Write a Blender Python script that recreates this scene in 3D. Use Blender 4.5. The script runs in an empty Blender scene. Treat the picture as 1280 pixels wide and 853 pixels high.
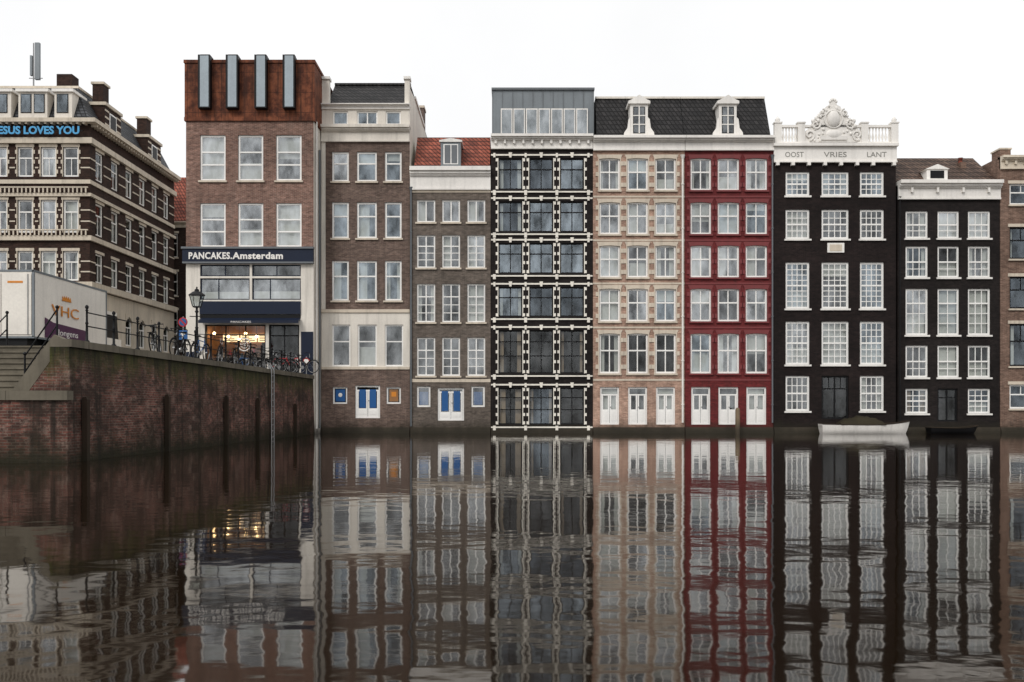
import bpy, bmesh, math, random
from mathutils import Vector, Matrix
random.seed(23)
F=1232.0; CY=-56.0; CZ=1.4; HY=511.0
def WX(px,y=0.0): return (px-640.0)*(y-CY)/F
def WZ(py,y=0.0): return CZ+(HY-py)*(y-CY)/F
scene=bpy.context.scene
COL=scene.collection
WLOC={}

# ---------------------------------------------------------------- materials
def lin(c):
    return tuple(((v/255.0)/12.92 if v/255.0<=0.04045 else (((v/255.0)+0.055)/1.055)**2.4) for v in c)
def c4(c,k=1.0):
    l=lin(c); return (min(l[0]*k,1),min(l[1]*k,1),min(l[2]*k,1),1)
class NT:
    def __init__(s,name):
        s.m=bpy.data.materials.new(name); s.m.use_nodes=True
        s.t=s.m.node_tree; s.t.nodes.clear()
        s.out=s.t.nodes.new('ShaderNodeOutputMaterial')
    def n(s,typ,**kw):
        nd=s.t.nodes.new(typ)
        for k,v in kw.items(): setattr(nd,k,v)
        return nd
    def l(s,a,b): s.t.links.new(a,b)
    def pos(s): return s.n('ShaderNodeNewGeometry').outputs['Position']
    def scale(s,vec,sc):
        m=s.n('ShaderNodeVectorMath',operation='MULTIPLY'); s.l(vec,m.inputs[0]); m.inputs[1].default_value=sc
        return m.outputs[0]
    def noise(s,vec,scale=1,detail=4,rough=.55):
        n=s.n('ShaderNodeTexNoise'); n.inputs['Scale'].default_value=scale
        n.inputs['Detail'].default_value=detail; n.inputs['Roughness'].default_value=rough
        s.l(vec,n.inputs['Vector']); return n.outputs['Fac']
    def rng(s,val,a,b,c,d):
        m=s.n('ShaderNodeMapRange'); s.l(val,m.inputs[0])
        for i,v in enumerate((a,b,c,d)): m.inputs[i+1].default_value=v
        return m.outputs[0]
    def math(s,op,a,b=None):
        m=s.n('ShaderNodeMath',operation=op)
        for i,v in enumerate((a,b)):
            if v is None: continue
            if isinstance(v,(int,float)): m.inputs[i].default_value=v
            else: s.l(v,m.inputs[i])
        return m.outputs[0]
    def mix(s,fac,a,b,blend='MIX'):
        m=s.n('ShaderNodeMix',data_type='RGBA',blend_type=blend)
        if isinstance(fac,(int,float)): m.inputs[0].default_value=fac
        else: s.l(fac,m.inputs[0])
        for i,v in ((6,a),(7,b)):
            if isinstance(v,tuple): m.inputs[i].default_value=v
            else: s.l(v,m.inputs[i])
        return m.outputs[2]
    def bsdf(s,color,rough=.7,metal=0.0,normal=None,spec=.5,ior=None):
        b=s.n('ShaderNodeBsdfPrincipled')
        if isinstance(color,tuple): b.inputs['Base Color'].default_value=color
        else: s.l(color,b.inputs['Base Color'])
        if isinstance(rough,(int,float)): b.inputs['Roughness'].default_value=rough
        else: s.l(rough,b.inputs['Roughness'])
        b.inputs['Metallic'].default_value=metal
        b.inputs['Specular IOR Level'].default_value=spec
        if ior: b.inputs['IOR'].default_value=ior
        if normal is not None: s.l(normal,b.inputs['Normal'])
        s.l(b.outputs[0],s.out.inputs[0]); return b
    def bump(s,h,strength=.4,dist=.02):
        b=s.n('ShaderNodeBump'); b.inputs['Strength'].default_value=strength; b.inputs['Distance'].default_value=dist
        s.l(h,b.inputs['Height']); return b.outputs[0]
def uvz(t):
    p=t.pos(); sp=t.n('ShaderNodeSeparateXYZ'); t.l(p,sp.inputs[0])
    a=t.math('ADD',sp.outputs[0],sp.outputs[1])
    cb=t.n('ShaderNodeCombineXYZ'); t.l(a,cb.inputs[0]); t.l(sp.outputs[2],cb.inputs[1])
    return p,sp,cb.outputs[0]
def grey(t,v):
    cc=t.n('ShaderNodeCombineColor')
    for i in range(3): t.l(v,cc.inputs[i])
    return cc.outputs[0]
def weather(t,p,sp,col,lo=.72,hi=1.12,wet=True,streak=.25):
    big=t.rng(t.noise(p,.35,5,.6),.3,.7,lo,hi)
    col=t.mix(1.0,col,grey(t,big),'MULTIPLY')
    st=t.rng(t.noise(t.scale(p,(3.2,3.2,.22)),1,4,.6),.5,.78,0,streak)
    col=t.mix(st,col,(.03,.027,.022,1))
    if wet:
        nz=t.noise(t.scale(p,(1.5,1.5,.6)),1,3)
        z=t.math('SUBTRACT',sp.outputs[2],t.math('MULTIPLY',nz,.9))
        w=t.rng(z,-.35,.35,.85,0)
        col=t.mix(w,col,(.024,.021,.014,1))
    return col
def mat_brick(name,a,b,mortar,k=1.1,lo=.68,hi=1.15,wet=True,streak=.35,rough=.85,bs=.35,bw=.22,bh=.068,ms=.006,spec=.2):
    t=NT(name); p,sp,uv=uvz(t)
    br=t.n('ShaderNodeTexBrick'); t.l(uv,br.inputs['Vector'])
    br.inputs['Color1'].default_value=c4(a,k); br.inputs['Color2'].default_value=c4(b,k); br.inputs['Mortar'].default_value=c4(mortar,k)
    br.inputs['Scale'].default_value=1; br.inputs['Mortar Size'].default_value=ms; br.inputs['Brick Width'].default_value=bw; br.inputs['Row Height'].default_value=bh
    fine=t.rng(t.noise(p,5,5,.7),.3,.7,.74,1.22)
    col=t.mix(1.0,br.outputs['Color'],grey(t,fine),'MULTIPLY')
    cell=t.n('ShaderNodeTexVoronoi'); t.l(t.scale(uv,(4.2,13,1)),cell.inputs['Vector']); cell.inputs['Scale'].default_value=1
    sepc=t.n('ShaderNodeSeparateColor'); t.l(cell.outputs['Color'],sepc.inputs[0])
    col=t.mix(1.0,col,grey(t,t.rng(sepc.outputs[0],0,1,.78,1.22)),'MULTIPLY')
    # rain-bleached patches
    bl=t.rng(t.noise(t.scale(p,(1,1,.5)),.8,5,.7),.55,.75,0,.22)
    col=t.mix(bl,col,c4(mortar,k*1.1))
    col=weather(t,p,sp,col,lo,hi,wet,streak)
    t.bsdf(col,rough,normal=t.bump(t.math('SUBTRACT',1.0,br.outputs['Fac']),bs,.01),spec=spec)
    return t.m
def mat_paint(name,c,k=1.1,rough=.55,lo=.9,hi=1.04,streak=.12,wet=False,metal=0,spec=.4,fine=12):
    t=NT(name); p,sp,uv=uvz(t)
    base=t.mix(t.rng(t.noise(p,fine,4),.3,.7,0,1),c4(c,k*.93),c4(c,k*1.03))
    col=weather(t,p,sp,base,lo,hi,wet,streak)
    t.bsdf(col,rough,metal,normal=t.bump(t.noise(p,25,3),.15,.01),spec=spec)
    return t.m
def mat_tile(name,a,b,k=1.0,w=.24,h=.3):
    t=NT(name); p,sp,uv=uvz(t)
    br=t.n('ShaderNodeTexBrick'); t.l(uv,br.inputs['Vector']); br.offset=0
    br.inputs['Color1'].default_value=c4(a,k); br.inputs['Color2'].default_value=c4(b,k); br.inputs['Mortar'].default_value=c4(b,k*.2)
    br.inputs['Scale'].default_value=1; br.inputs['Mortar Size'].default_value=.035; br.inputs['Brick Width'].default_value=w; br.inputs['Row Height'].default_value=h
    br.inputs['Mortar Smooth'].default_value=.6
    col=weather(t,p,sp,br.outputs['Color'],.6,1.25,False,.25)
    t.bsdf(col,.6,normal=t.bump(t.math('SUBTRACT',1.0,br.outputs['Fac']),.8,.05),spec=.25)
    return t.m
def mat_glass(name,refl,tint=(.93,.97,1,1),tran=(.78,.82,.82,1)):
    t=NT(name); p=t.pos()
    g=t.n('ShaderNodeBsdfGlossy'); g.inputs['Roughness'].default_value=.03
    g.inputs['Color'].default_value=tint
    tr=t.n('ShaderNodeBsdfTransparent'); tr.inputs['Color'].default_value=tran
    mx=t.n('ShaderNodeMixShader')
    f=t.rng(t.noise(t.scale(p,(1.1,1.1,.6)),1,4,.65),.32,.68,refl*.3,refl*1.6)
    t.l(f,mx.inputs[0]); t.l(tr.outputs[0],mx.inputs[1]); t.l(g.outputs[0],mx.inputs[2])
    nb=t.bump(t.noise(p,1.3,2),.12,.05); t.l(nb,g.inputs['Normal'])
    t.l(mx.outputs[0],t.out.inputs[0]); return t.m
def mat_emit(name,c,s):
    t=NT(name); e=t.n('ShaderNodeEmission'); e.inputs[0].default_value=c; e.inputs[1].default_value=s
    t.l(e.outputs[0],t.out.inputs[0]); return t.m

M={}
M['panc']=mat_brick('reddish_brown_brick',(138,104,91),(106,76,67),(150,138,128),1.05)
M['bbrick']=mat_brick('brown_brick',(118,98,88),(96,78,71),(128,118,110),1.0)
M['cbrick']=mat_brick('taupe_brick',(110,99,90),(93,84,77),(122,114,107),1.0)
M['dblack']=mat_brick('black_brick',(36,30,29),(24,20,20),(48,43,41),.85,lo=.6,hi=1.4,streak=.15,rough=.7,spec=.15)
M['tan']=mat_brick('tan_brick',(174,142,124),(152,119,103),(186,164,149),1.05,streak=.35)
M['red']=mat_brick('red_painted_brick',(112,42,43),(97,34,36),(118,54,54),.95,lo=.68,hi=1.12,rough=.7,streak=.35)
M['gblack']=mat_brick('black_brown_brick',(38,29,28),(26,20,20),(46,38,36),.85,lo=.6,hi=1.4,streak=.15,rough=.7,spec=.15)
M['ibrick']=mat_brick('russet_brick',(130,104,90),(106,82,71),(140,124,112),1.0)
M['hotelbrick']=mat_brick('dark_brown_brick',(66,46,39),(46,33,29),(66,54,47),.9,wet=False)
M['backbrick']=mat_brick('sooty_brick',(64,50,45),(48,38,36),(66,58,52),.9,wet=False)
M['white']=mat_paint('white_paint',(236,232,226),1.03,lo=.84,streak=.2)
M['dwhite']=mat_paint('band_white_paint',(240,234,222),1.03,lo=.8,streak=.25)
M['offwhite']=mat_paint('off_white_plaster',(228,221,210),1.0,.8,.82,1.05,.3,wet=True)
M['cream']=mat_paint('cream_stone',(214,202,184),1.0,.8,.75,1.05,.35)
M['stone']=mat_paint('pale_stone',(214,201,183),1.0,.8,.78,1.05,.35)
M['redstone']=mat_paint('light_red_paint',(126,56,57),.95,.6,.8,1.05,.25)
M['frame']=mat_paint('window_frame_white',(241,239,235),1.06,.45,.88,1.02,.1)
M['darkframe']=mat_paint('black_frame_paint',(20,20,22),1.0,.5,spec=.2)
M['greyframe']=mat_paint('grey_frame_paint',(104,108,112),1.0,.4)
M['letter']=mat_paint('faded_lettering',(140,138,132),1.0,.6)
M['plinth']=mat_paint('wet_dark_stone',(84,75,64),1.0,.6,.6,1.2,.4,wet=True,spec=.2)
M['coping']=mat_paint('worn_coping_stone',(116,109,96),1.0,.8,.5,1.1,.5,spec=.2)
M['navy']=mat_paint('navy_paint',(20,30,50),1.0,.5,spec=.25)
M['blue']=mat_paint('blue_panel',(34,88,146),1.0,.4)
M['cyan']=mat_paint('cyan_letter',(74,156,204),1.1,.5)
M['slate']=mat_tile('slate_roof',(82,84,88),(56,58,62),1.0,.3,.22)
M['darktile']=mat_tile('dark_roof_tiles',(56,54,54),(34,33,34),1.0)
M['redtile']=mat_tile('orange_roof_tiles',(172,96,76),(128,66,52),1.0)
M['browntile']=mat_tile('brown_roof_tiles',(108,88,76),(76,60,52),1.0)
M['zinc']=mat_paint('zinc_cladding',(122,128,132),1.0,.45,.8,1.1,.25,metal=.3)
M['fin']=mat_paint('fin_glass_panel',(150,160,166),1.0,.25,.85,1.1,.1,metal=.4)
M['iron']=mat_paint('black_iron',(20,20,22),1.0,.5,spec=.2)
M['wood']=mat_paint('weathered_timber',(58,47,39),1.0,.85,.6,1.3,.5,wet=True,fine=30,spec=.15)
M['postwood']=mat_paint('pale_timber',(130,112,90),1.0,.85,.7,1.2,.4,wet=True,fine=30)
M['asphalt']=mat_paint('street_paving',(96,92,88),1.0,.9,.7,1.1,.1)
M['room']=mat_paint('dim_room',(54,50,48),1.0,.9,.4,1.5,0,fine=.7,spec=.1)
M['curtain']=mat_paint('curtain_fabric',(206,202,194),1.0,.9,.7,1.1,.2)
M['curtain2']=mat_paint('warm_curtain_fabric',(160,138,116),1.0,.9,.8,1.05,0)
M['g_hi']=mat_glass('glass_sky_reflecting',.30)
M['g_mid']=mat_glass('glass_half_reflecting',.17)
M['g_lo']=mat_glass('glass_weak_reflection',.06)  # weak reflection stands in for dark surroundings mirrored in lower windows
M['g_blue']=mat_glass('glass_bluish',.24,(.8,.91,1,1))
M['g_dblue']=mat_glass('glass_dim_bluish',.12,(.78,.89,1,1))
M['rubber']=mat_paint('rubber',(18,18,18),1.0,.8,spec=.15)
M['steel']=mat_paint('steel',(150,150,150),1.0,.35,metal=.8)
M['orange']=mat_paint('gold_print',(214,134,44),1.0,.5)
M['purple']=mat_paint('purple_print',(76,36,72),1.0,.5)
M['truckwhite']=mat_paint('truck_panel_white',(236,230,220),1.0,.4,.85,1.03,.15)
M['lamp']=mat_emit('warm_lamp_glow',(1,.62,.28,1),30)
M['addedglow']=mat_emit('added_warm_glow',(1,.68,.36,1),2.4)  # made-up glow added to brighten the shop interior
M['shopwall']=mat_paint('ochre_shop_wall',(150,108,70),1.0,.8,.5,1.3)
M['signred']=mat_paint('sign_red',(180,30,35),1.0,.4)
M['boatcover']=mat_paint('canvas_cover',(58,53,41),1.0,.9,.6,1.2,.3,spec=.1)
t=NT('corten_steel'); p,sp,uv=uvz(t)
a=t.mix(t.rng(t.noise(p,1.6,6,.7),.38,.62,0,1),c4((78,44,33)),c4((134,80,56)))
a=t.mix(t.rng(t.noise(t.scale(p,(5,5,.5)),1,4),.45,.7,0,.75),a,c4((54,36,30)))
vo=t.n('ShaderNodeTexBrick'); t.l(uv,vo.inputs['Vector']); vo.inputs['Scale'].default_value=1; vo.offset=0
vo.inputs['Brick Width'].default_value=.62; vo.inputs['Row Height'].default_value=1.1; vo.inputs['Mortar Size'].default_value=.014
a=t.mix(t.math('MULTIPLY',vo.outputs['Fac'],.7),a,(.02,.012,.01,1))
t.bsdf(a,.8,normal=t.bump(t.noise(p,9,4),.4,.02),spec=.2); M['rust']=t.m
t=NT('mossy_quay_brick'); p,sp,uv=uvz(t)
br=t.n('ShaderNodeTexBrick'); t.l(uv,br.inputs['Vector'])
br.inputs['Color1'].default_value=c4((122,76,66)); br.inputs['Color2'].default_value=c4((78,53,48)); br.inputs['Mortar'].default_value=c4((116,100,90))
br.inputs['Scale'].default_value=1; br.inputs['Mortar Size'].default_value=.011; br.inputs['Brick Width'].default_value=.22; br.inputs['Row Height'].default_value=.075
cell=t.n('ShaderNodeTexVoronoi'); t.l(t.scale(uv,(4.5,13.3,1)),cell.inputs['Vector']); cell.inputs['Scale'].default_value=1
sepc=t.n('ShaderNodeSeparateColor'); t.l(cell.outputs['Color'],sepc.inputs[0])
col=t.mix(1.0,br.outputs['Color'],grey(t,t.rng(sepc.outputs[0],0,1,.55,1.4)),'MULTIPLY')
col=t.mix(t.rng(t.noise(t.scale(p,(1,.45,1)),1.2,6,.72),.4,.6,0,.85),col,c4((48,38,32)))
col=t.mix(t.rng(t.noise(t.scale(p,(1,.5,1)),2.6,6,.78),.54,.7,0,.6),col,c4((156,132,120)))
mz=t.math('ADD',sp.outputs[2],t.math('MULTIPLY',t.noise(t.scale(p,(1.8,.9,.25)),1,5,.8),3.6))
col=t.mix(t.rng(mz,3.9,4.8,0,.92),col,c4((66,68,32)))
mz2=t.math('ADD',sp.outputs[2],t.math('MULTIPLY',t.noise(t.scale(p,(5,2.5,.4)),1,4,.7),1.6))
col=t.mix(t.rng(mz2,3.4,3.9,0,.85),col,c4((28,28,18)))
dz=t.math('SUBTRACT',sp.outputs[2],t.math('MULTIPLY',t.noise(t.scale(p,(1.1,.6,.3)),1,4,.7),1.6))
col=t.mix(t.rng(dz,-.7,.1,.92,0),col,c4((34,34,20)))
col=t.mix(t.rng(t.noise(t.scale(p,(3,1.6,.15)),1,5,.7),.52,.64,0,.75),col,c4((32,28,23)))
t.bsdf(col,.75,normal=t.bump(t.math('SUBTRACT',t.noise(p,14,4),br.outputs['Fac']),.6,.02),spec=.2); M['quay']=t.m
# water
t=NT('canal_water'); p=t.pos()
n1=t.noise(t.scale(p,(1.0,1.1,1)),1.5,2,.45)
n2=t.noise(t.scale(p,(1.0,1.2,1)),4.4,2,.5)
n3=t.noise(t.scale(p,(.8,1.2,1)),.5,2,.5)
patch=t.rng(t.noise(t.scale(p,(.6,1,1)),.2,3,.6),.35,.65,.6,1.2)
h=t.math('ADD',t.math('MULTIPLY',n1,.0050),t.math('MULTIPLY',n2,.0006))
h=t.math('ADD',t.math('MULTIPLY',h,patch),t.math('MULTIPLY',n3,.0055))
bp=t.n('ShaderNodeBump'); bp.inputs['Strength'].default_value=1; bp.inputs['Distance'].default_value=1.0; t.l(h,bp.inputs['Height'])
b=t.bsdf((.009,.005,.002,1),.04,normal=bp.outputs[0],ior=1.5); b.inputs['Specular Tint'].default_value=(1,.91,.81,1); M['water']=t.m

# ---------------------------------------------------------------- mesh builder
ID=lambda u,v,z:(u,v,z)
class MB:
    def __init__(s,T=None): s.v=[];s.f=[];s.m=[];s.mats=[];s.T=T or ID;s.sm=[]
    def face(s,pts,mat,sm=False):
        if mat not in s.mats: s.mats.append(mat)
        b=len(s.v); s.v+= [s.T(*q) for q in pts]; s.f.append(tuple(range(b,b+len(pts)))); s.m.append(s.mats.index(mat)); s.sm.append(sm)
    def add(s,pts,faces,mat,sm=False):
        if mat not in s.mats: s.mats.append(mat)
        b=len(s.v); s.v+=[s.T(*q) for q in pts]
        for f in faces: s.f.append(tuple(b+i for i in f)); s.m.append(s.mats.index(mat)); s.sm.append(sm)
    def grid(s,rows,mat,sm=True,close=False):
        if mat not in s.mats: s.mats.append(mat)
        b=len(s.v); n=len(rows[0])
        for r in rows: s.v+=[s.T(*q) for q in r]
        for i in range(len(rows)-1):
            for j in range(n if close else n-1):
                k=(j+1)%n
                s.f.append((b+i*n+j,b+i*n+k,b+(i+1)*n+k,b+(i+1)*n+j)); s.m.append(s.mats.index(mat)); s.sm.append(sm)
    def box(s,x0,x1,y0,y1,z0,z1,mat):
        if x0>x1:x0,x1=x1,x0
        if y0>y1:y0,y1=y1,y0
        if z0>z1:z0,z1=z1,z0
        P=[(x0,y0,z0),(x1,y0,z0),(x1,y1,z0),(x0,y1,z0),(x0,y0,z1),(x1,y0,z1),(x1,y1,z1),(x0,y1,z1)]
        s.add(P,((0,3,2,1),(4,5,6,7),(0,1,5,4),(2,3,7,6),(1,2,6,5),(3,0,4,7)),mat)
    def prism(s,poly,y0,y1,mat):
        n=len(poly); P=[(x,y0,z) for x,z in poly]+[(x,y1,z) for x,z in poly]
        fs=[tuple(range(n)),tuple(range(2*n-1,n-1,-1))]+[(i,n+i,n+(i+1)%n,(i+1)%n) for i in range(n)]
        s.add(P,fs,mat)
    def cyl(s,p0,p1,r0,r1,mat,n=10,caps=True):
        a=Vector(p0);b=Vector(p1);d=(b-a).normalized()
        u=d.orthogonal().normalized();w=d.cross(u)
        R=[[tuple(c+(u*math.cos(2*math.pi*i/n)+w*math.sin(2*math.pi*i/n))*r) for i in range(n)] for c,r in ((a,r0),(b,r1))]
        s.grid(R,mat,True,True)
        if caps: s.face(list(reversed(R[0])),mat); s.face(R[1],mat)
    def tube(s,pts,r,mat,n=6):
        for i in range(len(pts)-1): s.cyl(pts[i],pts[i+1],r,r,mat,n)
    def lathe(s,c,prof,mat,n=12,sx=1,sy=1):
        s.grid([[(c[0]+r*math.cos(2*math.pi*i/n)*sx,c[1]+r*math.sin(2*math.pi*i/n)*sy,c[2]+z) for i in range(n)] for r,z in prof],mat,True,True)
    def ball(s,c,r,mat,sx=1,sy=1,sz=1,n=10):
        s.lathe(c,[(max(r*math.sin(math.pi*k/6),.001),-r*math.cos(math.pi*k/6)*sz) for k in range(7)],mat,n,sx,sy)
    def ring(s,c,R,r,mat,axis='y',n=22,k=6):
        rows=[]
        for i in range(n+1):
            a=2*math.pi*i/n; row=[]
            for j in range(k):
                b=2*math.pi*j/k; q=R+r*math.cos(b); o=r*math.sin(b)
                if axis=='y': row.append((c[0]+q*math.cos(a),c[1]+o,c[2]+q*math.sin(a)))
                else: row.append((c[0]+q*math.cos(a),c[1]+q*math.sin(a),c[2]+o))
            rows.append(row)
        s.grid(rows,mat,True,True)
    def build(s,name,parent=None,label=None,props=None,origin=None):
        xs=[v[0] for v in s.v];ys=[v[1] for v in s.v];zs=[v[2] for v in s.v]
        o=origin or ((min(xs)+max(xs))/2,(min(ys)+max(ys))/2,min(zs))
        me=bpy.data.meshes.new(name)
        me.from_pydata([(v[0]-o[0],v[1]-o[1],v[2]-o[2]) for v in s.v],[],s.f)
        for m in s.mats: me.materials.append(m)
        me.polygons.foreach_set('material_index',s.m); me.polygons.foreach_set('use_smooth',s.sm); me.update()
        ob=bpy.data.objects.new(name,me); COL.objects.link(ob)
        pl=(0,0,0)
        if parent is not None: ob.parent=parent; pl=WLOC[parent.name]
        ob.location=(o[0]-pl[0],o[1]-pl[1],o[2]-pl[2]); WLOC[ob.name]=o
        if label: ob['label']=label
        for k,v in (props or {}).items(): ob[k]=v
        return ob
def empty(name,loc,label,cat,group=None):
    e=bpy.data.objects.new(name,None); e.empty_display_size=.3; COL.objects.link(e); e.location=loc; WLOC[e.name]=tuple(loc)
    e['label']=label; e['category']=cat
    if group: e['group']=group
    return e
def copy_thing(root,loc,rot=None,label=None):
    kids=[(k,[g for g in k.children]) for k in root.children]
    c=root.copy(); COL.objects.link(c); c.location=loc
    if rot is not None: c.rotation_euler=rot
    if label: c['label']=label
    for k,gs in kids:
        kk=k.copy(); COL.objects.link(kk); kk.parent=c
        for g in gs: gg=g.copy(); COL.objects.link(gg); gg.parent=kk
    return c
def text(body,size,mat,name,parent,loc,width=None,extr=.02,bold=.0,T=None,sp=1.0,label=None):
    cu=bpy.data.curves.new('txt','FONT'); cu.body=body; cu.size=size; cu.extrude=extr; cu.offset=bold; cu.align_x='CENTER'; cu.space_character=sp
    cu.resolution_u=3
    ob=bpy.data.objects.new('txt',cu); COL.objects.link(ob)
    bpy.context.view_layer.update()
    me=bpy.data.meshes.new_from_object(ob.evaluated_get(bpy.context.evaluated_depsgraph_get()))
    bpy.data.objects.remove(ob); 
    xs=[v.co.x for v in me.vertices]; w=max(xs)-min(xs); cx=(max(xs)+min(xs))/2
    k=(width/w) if width else 1
    T=T or ID
    o=Vector(T(0,0,0))
    for v in me.vertices:
        q=Vector(T((v.co.x-cx)*k,-v.co.z,v.co.y))-o
        v.co=q
    me.materials.clear(); me.materials.append(mat)
    r=bpy.data.objects.new(name,me); COL.objects.link(r)
    pl=(0,0,0)
    if parent: r.parent=parent; pl=WLOC[parent.name]
    r.location=(loc[0]-pl[0],loc[1]-pl[1],loc[2]-pl[2]); WLOC[r.name]=tuple(loc)
    if label: r['label']=label
    return r

# ---------------------------------------------------------------- house kit
class House:
    def __init__(s,name,label,x0,x1,y,depth,T=None,cat='house',root=None,group='canal houses standing in a row'):
        s.x0,s.x1,s.y,s.depth=x0,x1,y,depth; s.ops=[]; s.T=T or ID
        s.root=root or empty(name,s.T((x0+x1)/2,y,0),label,cat,group)
    def facade(s,mb,z0,z1,mat,rd=.3):
        y=s.y;ops=[(max(a,s.x0),min(b,s.x1),max(c,z0),min(d,z1)) for a,b,c,d in s.ops if d>z0+1e-4 and c<z1-1e-4]
        xs=sorted({s.x0,s.x1}|{round(v,4) for o in ops for v in o[:2]}); zs=sorted({z0,z1}|{round(v,4) for o in ops for v in o[2:]})
        for i in range(len(zs)-1):
            if zs[i+1]-zs[i]<1e-3: continue
            cz=(zs[i]+zs[i+1])/2
            for j in range(len(xs)-1):
                cx=(xs[j]+xs[j+1])/2
                if any(o[0]<cx<o[1] and o[2]<cz<o[3] for o in ops): continue
                mb.face([(xs[j],y,zs[i]),(xs[j+1],y,zs[i]),(xs[j+1],y,zs[i+1]),(xs[j],y,zs[i+1])],mat)
        for a,b,c,d in ops:
            mb.face([(a,y,c),(a,y,d),(a,y+rd,d),(a,y+rd,c)],mat); mb.face([(b,y,c),(b,y+rd,c),(b,y+rd,d),(b,y,d)],mat)
            mb.face([(a,y,d),(b,y,d),(b,y+rd,d),(a,y+rd,d)],mat); mb.face([(a,y,c),(a,y+rd,c),(b,y+rd,c),(b,y,c)],mat)
    def walls(s,secs,side=None,zb=-1.0,back=True,right=True):
        mb=MB(s.T)
        for z0,z1,m in secs: s.facade(mb,z0,z1,m)
        zt=max(q[1] for q in secs); zb=min(zb,min(q[0] for q in secs)); y0,y1=s.y,s.y+s.depth; m=side or secs[0][2]
        mb.face([(s.x0,y1,zb),(s.x0,y0,zb),(s.x0,y0,zt),(s.x0,y1,zt)],m)
        if right: mb.face([(s.x1,y0,zb),(s.x1,y1,zb),(s.x1,y1,zt),(s.x1,y0,zt)],m)
        if back: mb.face([(s.x1,y1,zb),(s.x0,y1,zb),(s.x0,y1,zt),(s.x1,y1,zt)],m)
        mb.face([(s.x0,y0+.3,zt-.02),(s.x1,y0+.3,zt-.02),(s.x1,y1,zt-.02),(s.x0,y1,zt-.02)],M['zinc'])
        bmw=mb.build('wall',s.root)
        bm=bmesh.new(); bm.from_mesh(bmw.data); bmesh.ops.remove_doubles(bm,verts=bm.verts,dist=.0005); bm.to_mesh(bmw.data); bm.free()
        return bmw
    def win(s,x0,x1,z0,z1,frame=None,glass=None,tr=(),secs=((1,1),),mull=(),fw=.09,rec=.08,curt=None,sill=None,lint=None,arch=0,sur=None,mw=.04,name='window',room=.8,blocks=3,sw=(.06,.2),key=None,noroom=False):
        frame=frame or M['frame']; glass=glass or M['g_hi']; y=s.y
        s.ops.append((round(x0,4),round(x1,4),round(z0,4),round(z1,4)))
        w=MB(s.T); yg=y+rec+.05
        w.face([(x0,yg,z0),(x1,yg,z0),(x1,yg,z1),(x0,yg,z1)],glass)
        ya,yb=yg+.04,y+rec+room; R=M['room']; e=.004
        if not noroom:
          for q in ([(x0+e,ya,z0),(x0+e,yb,z0),(x0+e,yb,z1),(x0+e,ya,z1)],[(x1-e,ya,z0),(x1-e,ya,z1),(x1-e,yb,z1),(x1-e,yb,z0)],
                  [(x0,ya,z1-e),(x0,yb,z1-e),(x1,yb,z1-e),(x1,ya,z1-e)],[(x0,ya,z0+e),(x1,ya,z0+e),(x1,yb,z0+e),(x0,yb,z0+e)],[(x0,yb,z0),(x1,yb,z0),(x1,yb,z1),(x0,yb,z1)]): w.face(q,R)
        wo=w.build(name,s.root)
        f=MB(s.T); a,b=y+rec,y+rec+.1; e=.003
        X0,X1,Z0,Z1=x0+e,x1-e,z0+e,z1-e
        f.box(X0,X0+fw,a,b,Z0,Z1,frame);f.box(X1-fw,X1,a,b,Z0,Z1,frame);f.box(X0+fw,X1-fw,a+.002,b,Z0,Z0+fw,frame);f.box(X0+fw,X1-fw,a+.002,b,Z1-fw,Z1,frame)
        ix0,ix1,iz0,iz1=X0+fw,X1-fw,Z0+fw,Z1-fw; H=iz1-iz0;Wd=ix1-ix0
        for q in tr: f.box(ix0,ix1,a+.004,b,iz0+H*q-fw*.4,iz0+H*q+fw*.4,frame)
        for q in mull: f.box(ix0+Wd*q-fw*.38,ix0+Wd*q+fw*.38,a+.006,b,iz0,iz1,frame)
        cuts=[0]+list(tr)+[1]
        for i,(nx,ny) in enumerate(secs):
            if i+1>=len(cuts): break
            za,zb=iz0+H*cuts[i],iz0+H*cuts[i+1]
            for k in range(1,nx): xx=ix0+Wd*k/nx; f.box(xx-mw/2,xx+mw/2,a+.02,b-.02,za,zb,frame)
            for k in range(1,ny): zz=za+(zb-za)*k/ny; f.box(ix0,ix1,a+.023,b-.02,zz-mw/2,zz+mw/2,frame)
        f.build('frame',wo)
        if curt:
            c=MB(s.T); yc=yg+.12; cm=M['curtain'] if curt!='warm' else M['curtain2']
            def sheet(xa,xb,za,zb):
                n=max(4,int((xb-xa)/.07)); rows=[[(xa+(xb-xa)*i/n,yc+(.03 if i%2 else 0),z) for i in range(n+1)] for z in (za,zb)]
                c.grid(rows,cm,True)
            if curt in('side','warm'):
                dw=Wd*random.uniform(.12,.28); sheet(ix0,ix0+dw,iz0,iz1); sheet(ix1-dw,ix1,iz0,iz1)
            elif curt=='full': sheet(ix0,ix1,iz0,iz1)
            elif curt=='half': sheet(ix0,ix0+Wd*random.uniform(.4,.65),iz0,iz1)
            elif curt=='blind': c.box(ix0,ix1,yc,yc+.01,iz1-H*random.uniform(.2,.6),iz1,cm)
            elif curt=='low': sheet(ix0,ix1,iz0,iz0+H*random.uniform(.3,.55))
            c.build('curtain',wo)
        if sill:
            q=MB(s.T); q.box(x0-.08,x1+.08,y-.1,y+rec,z0-.1,z0-.002,sill); q.build('sill',wo)
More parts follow.
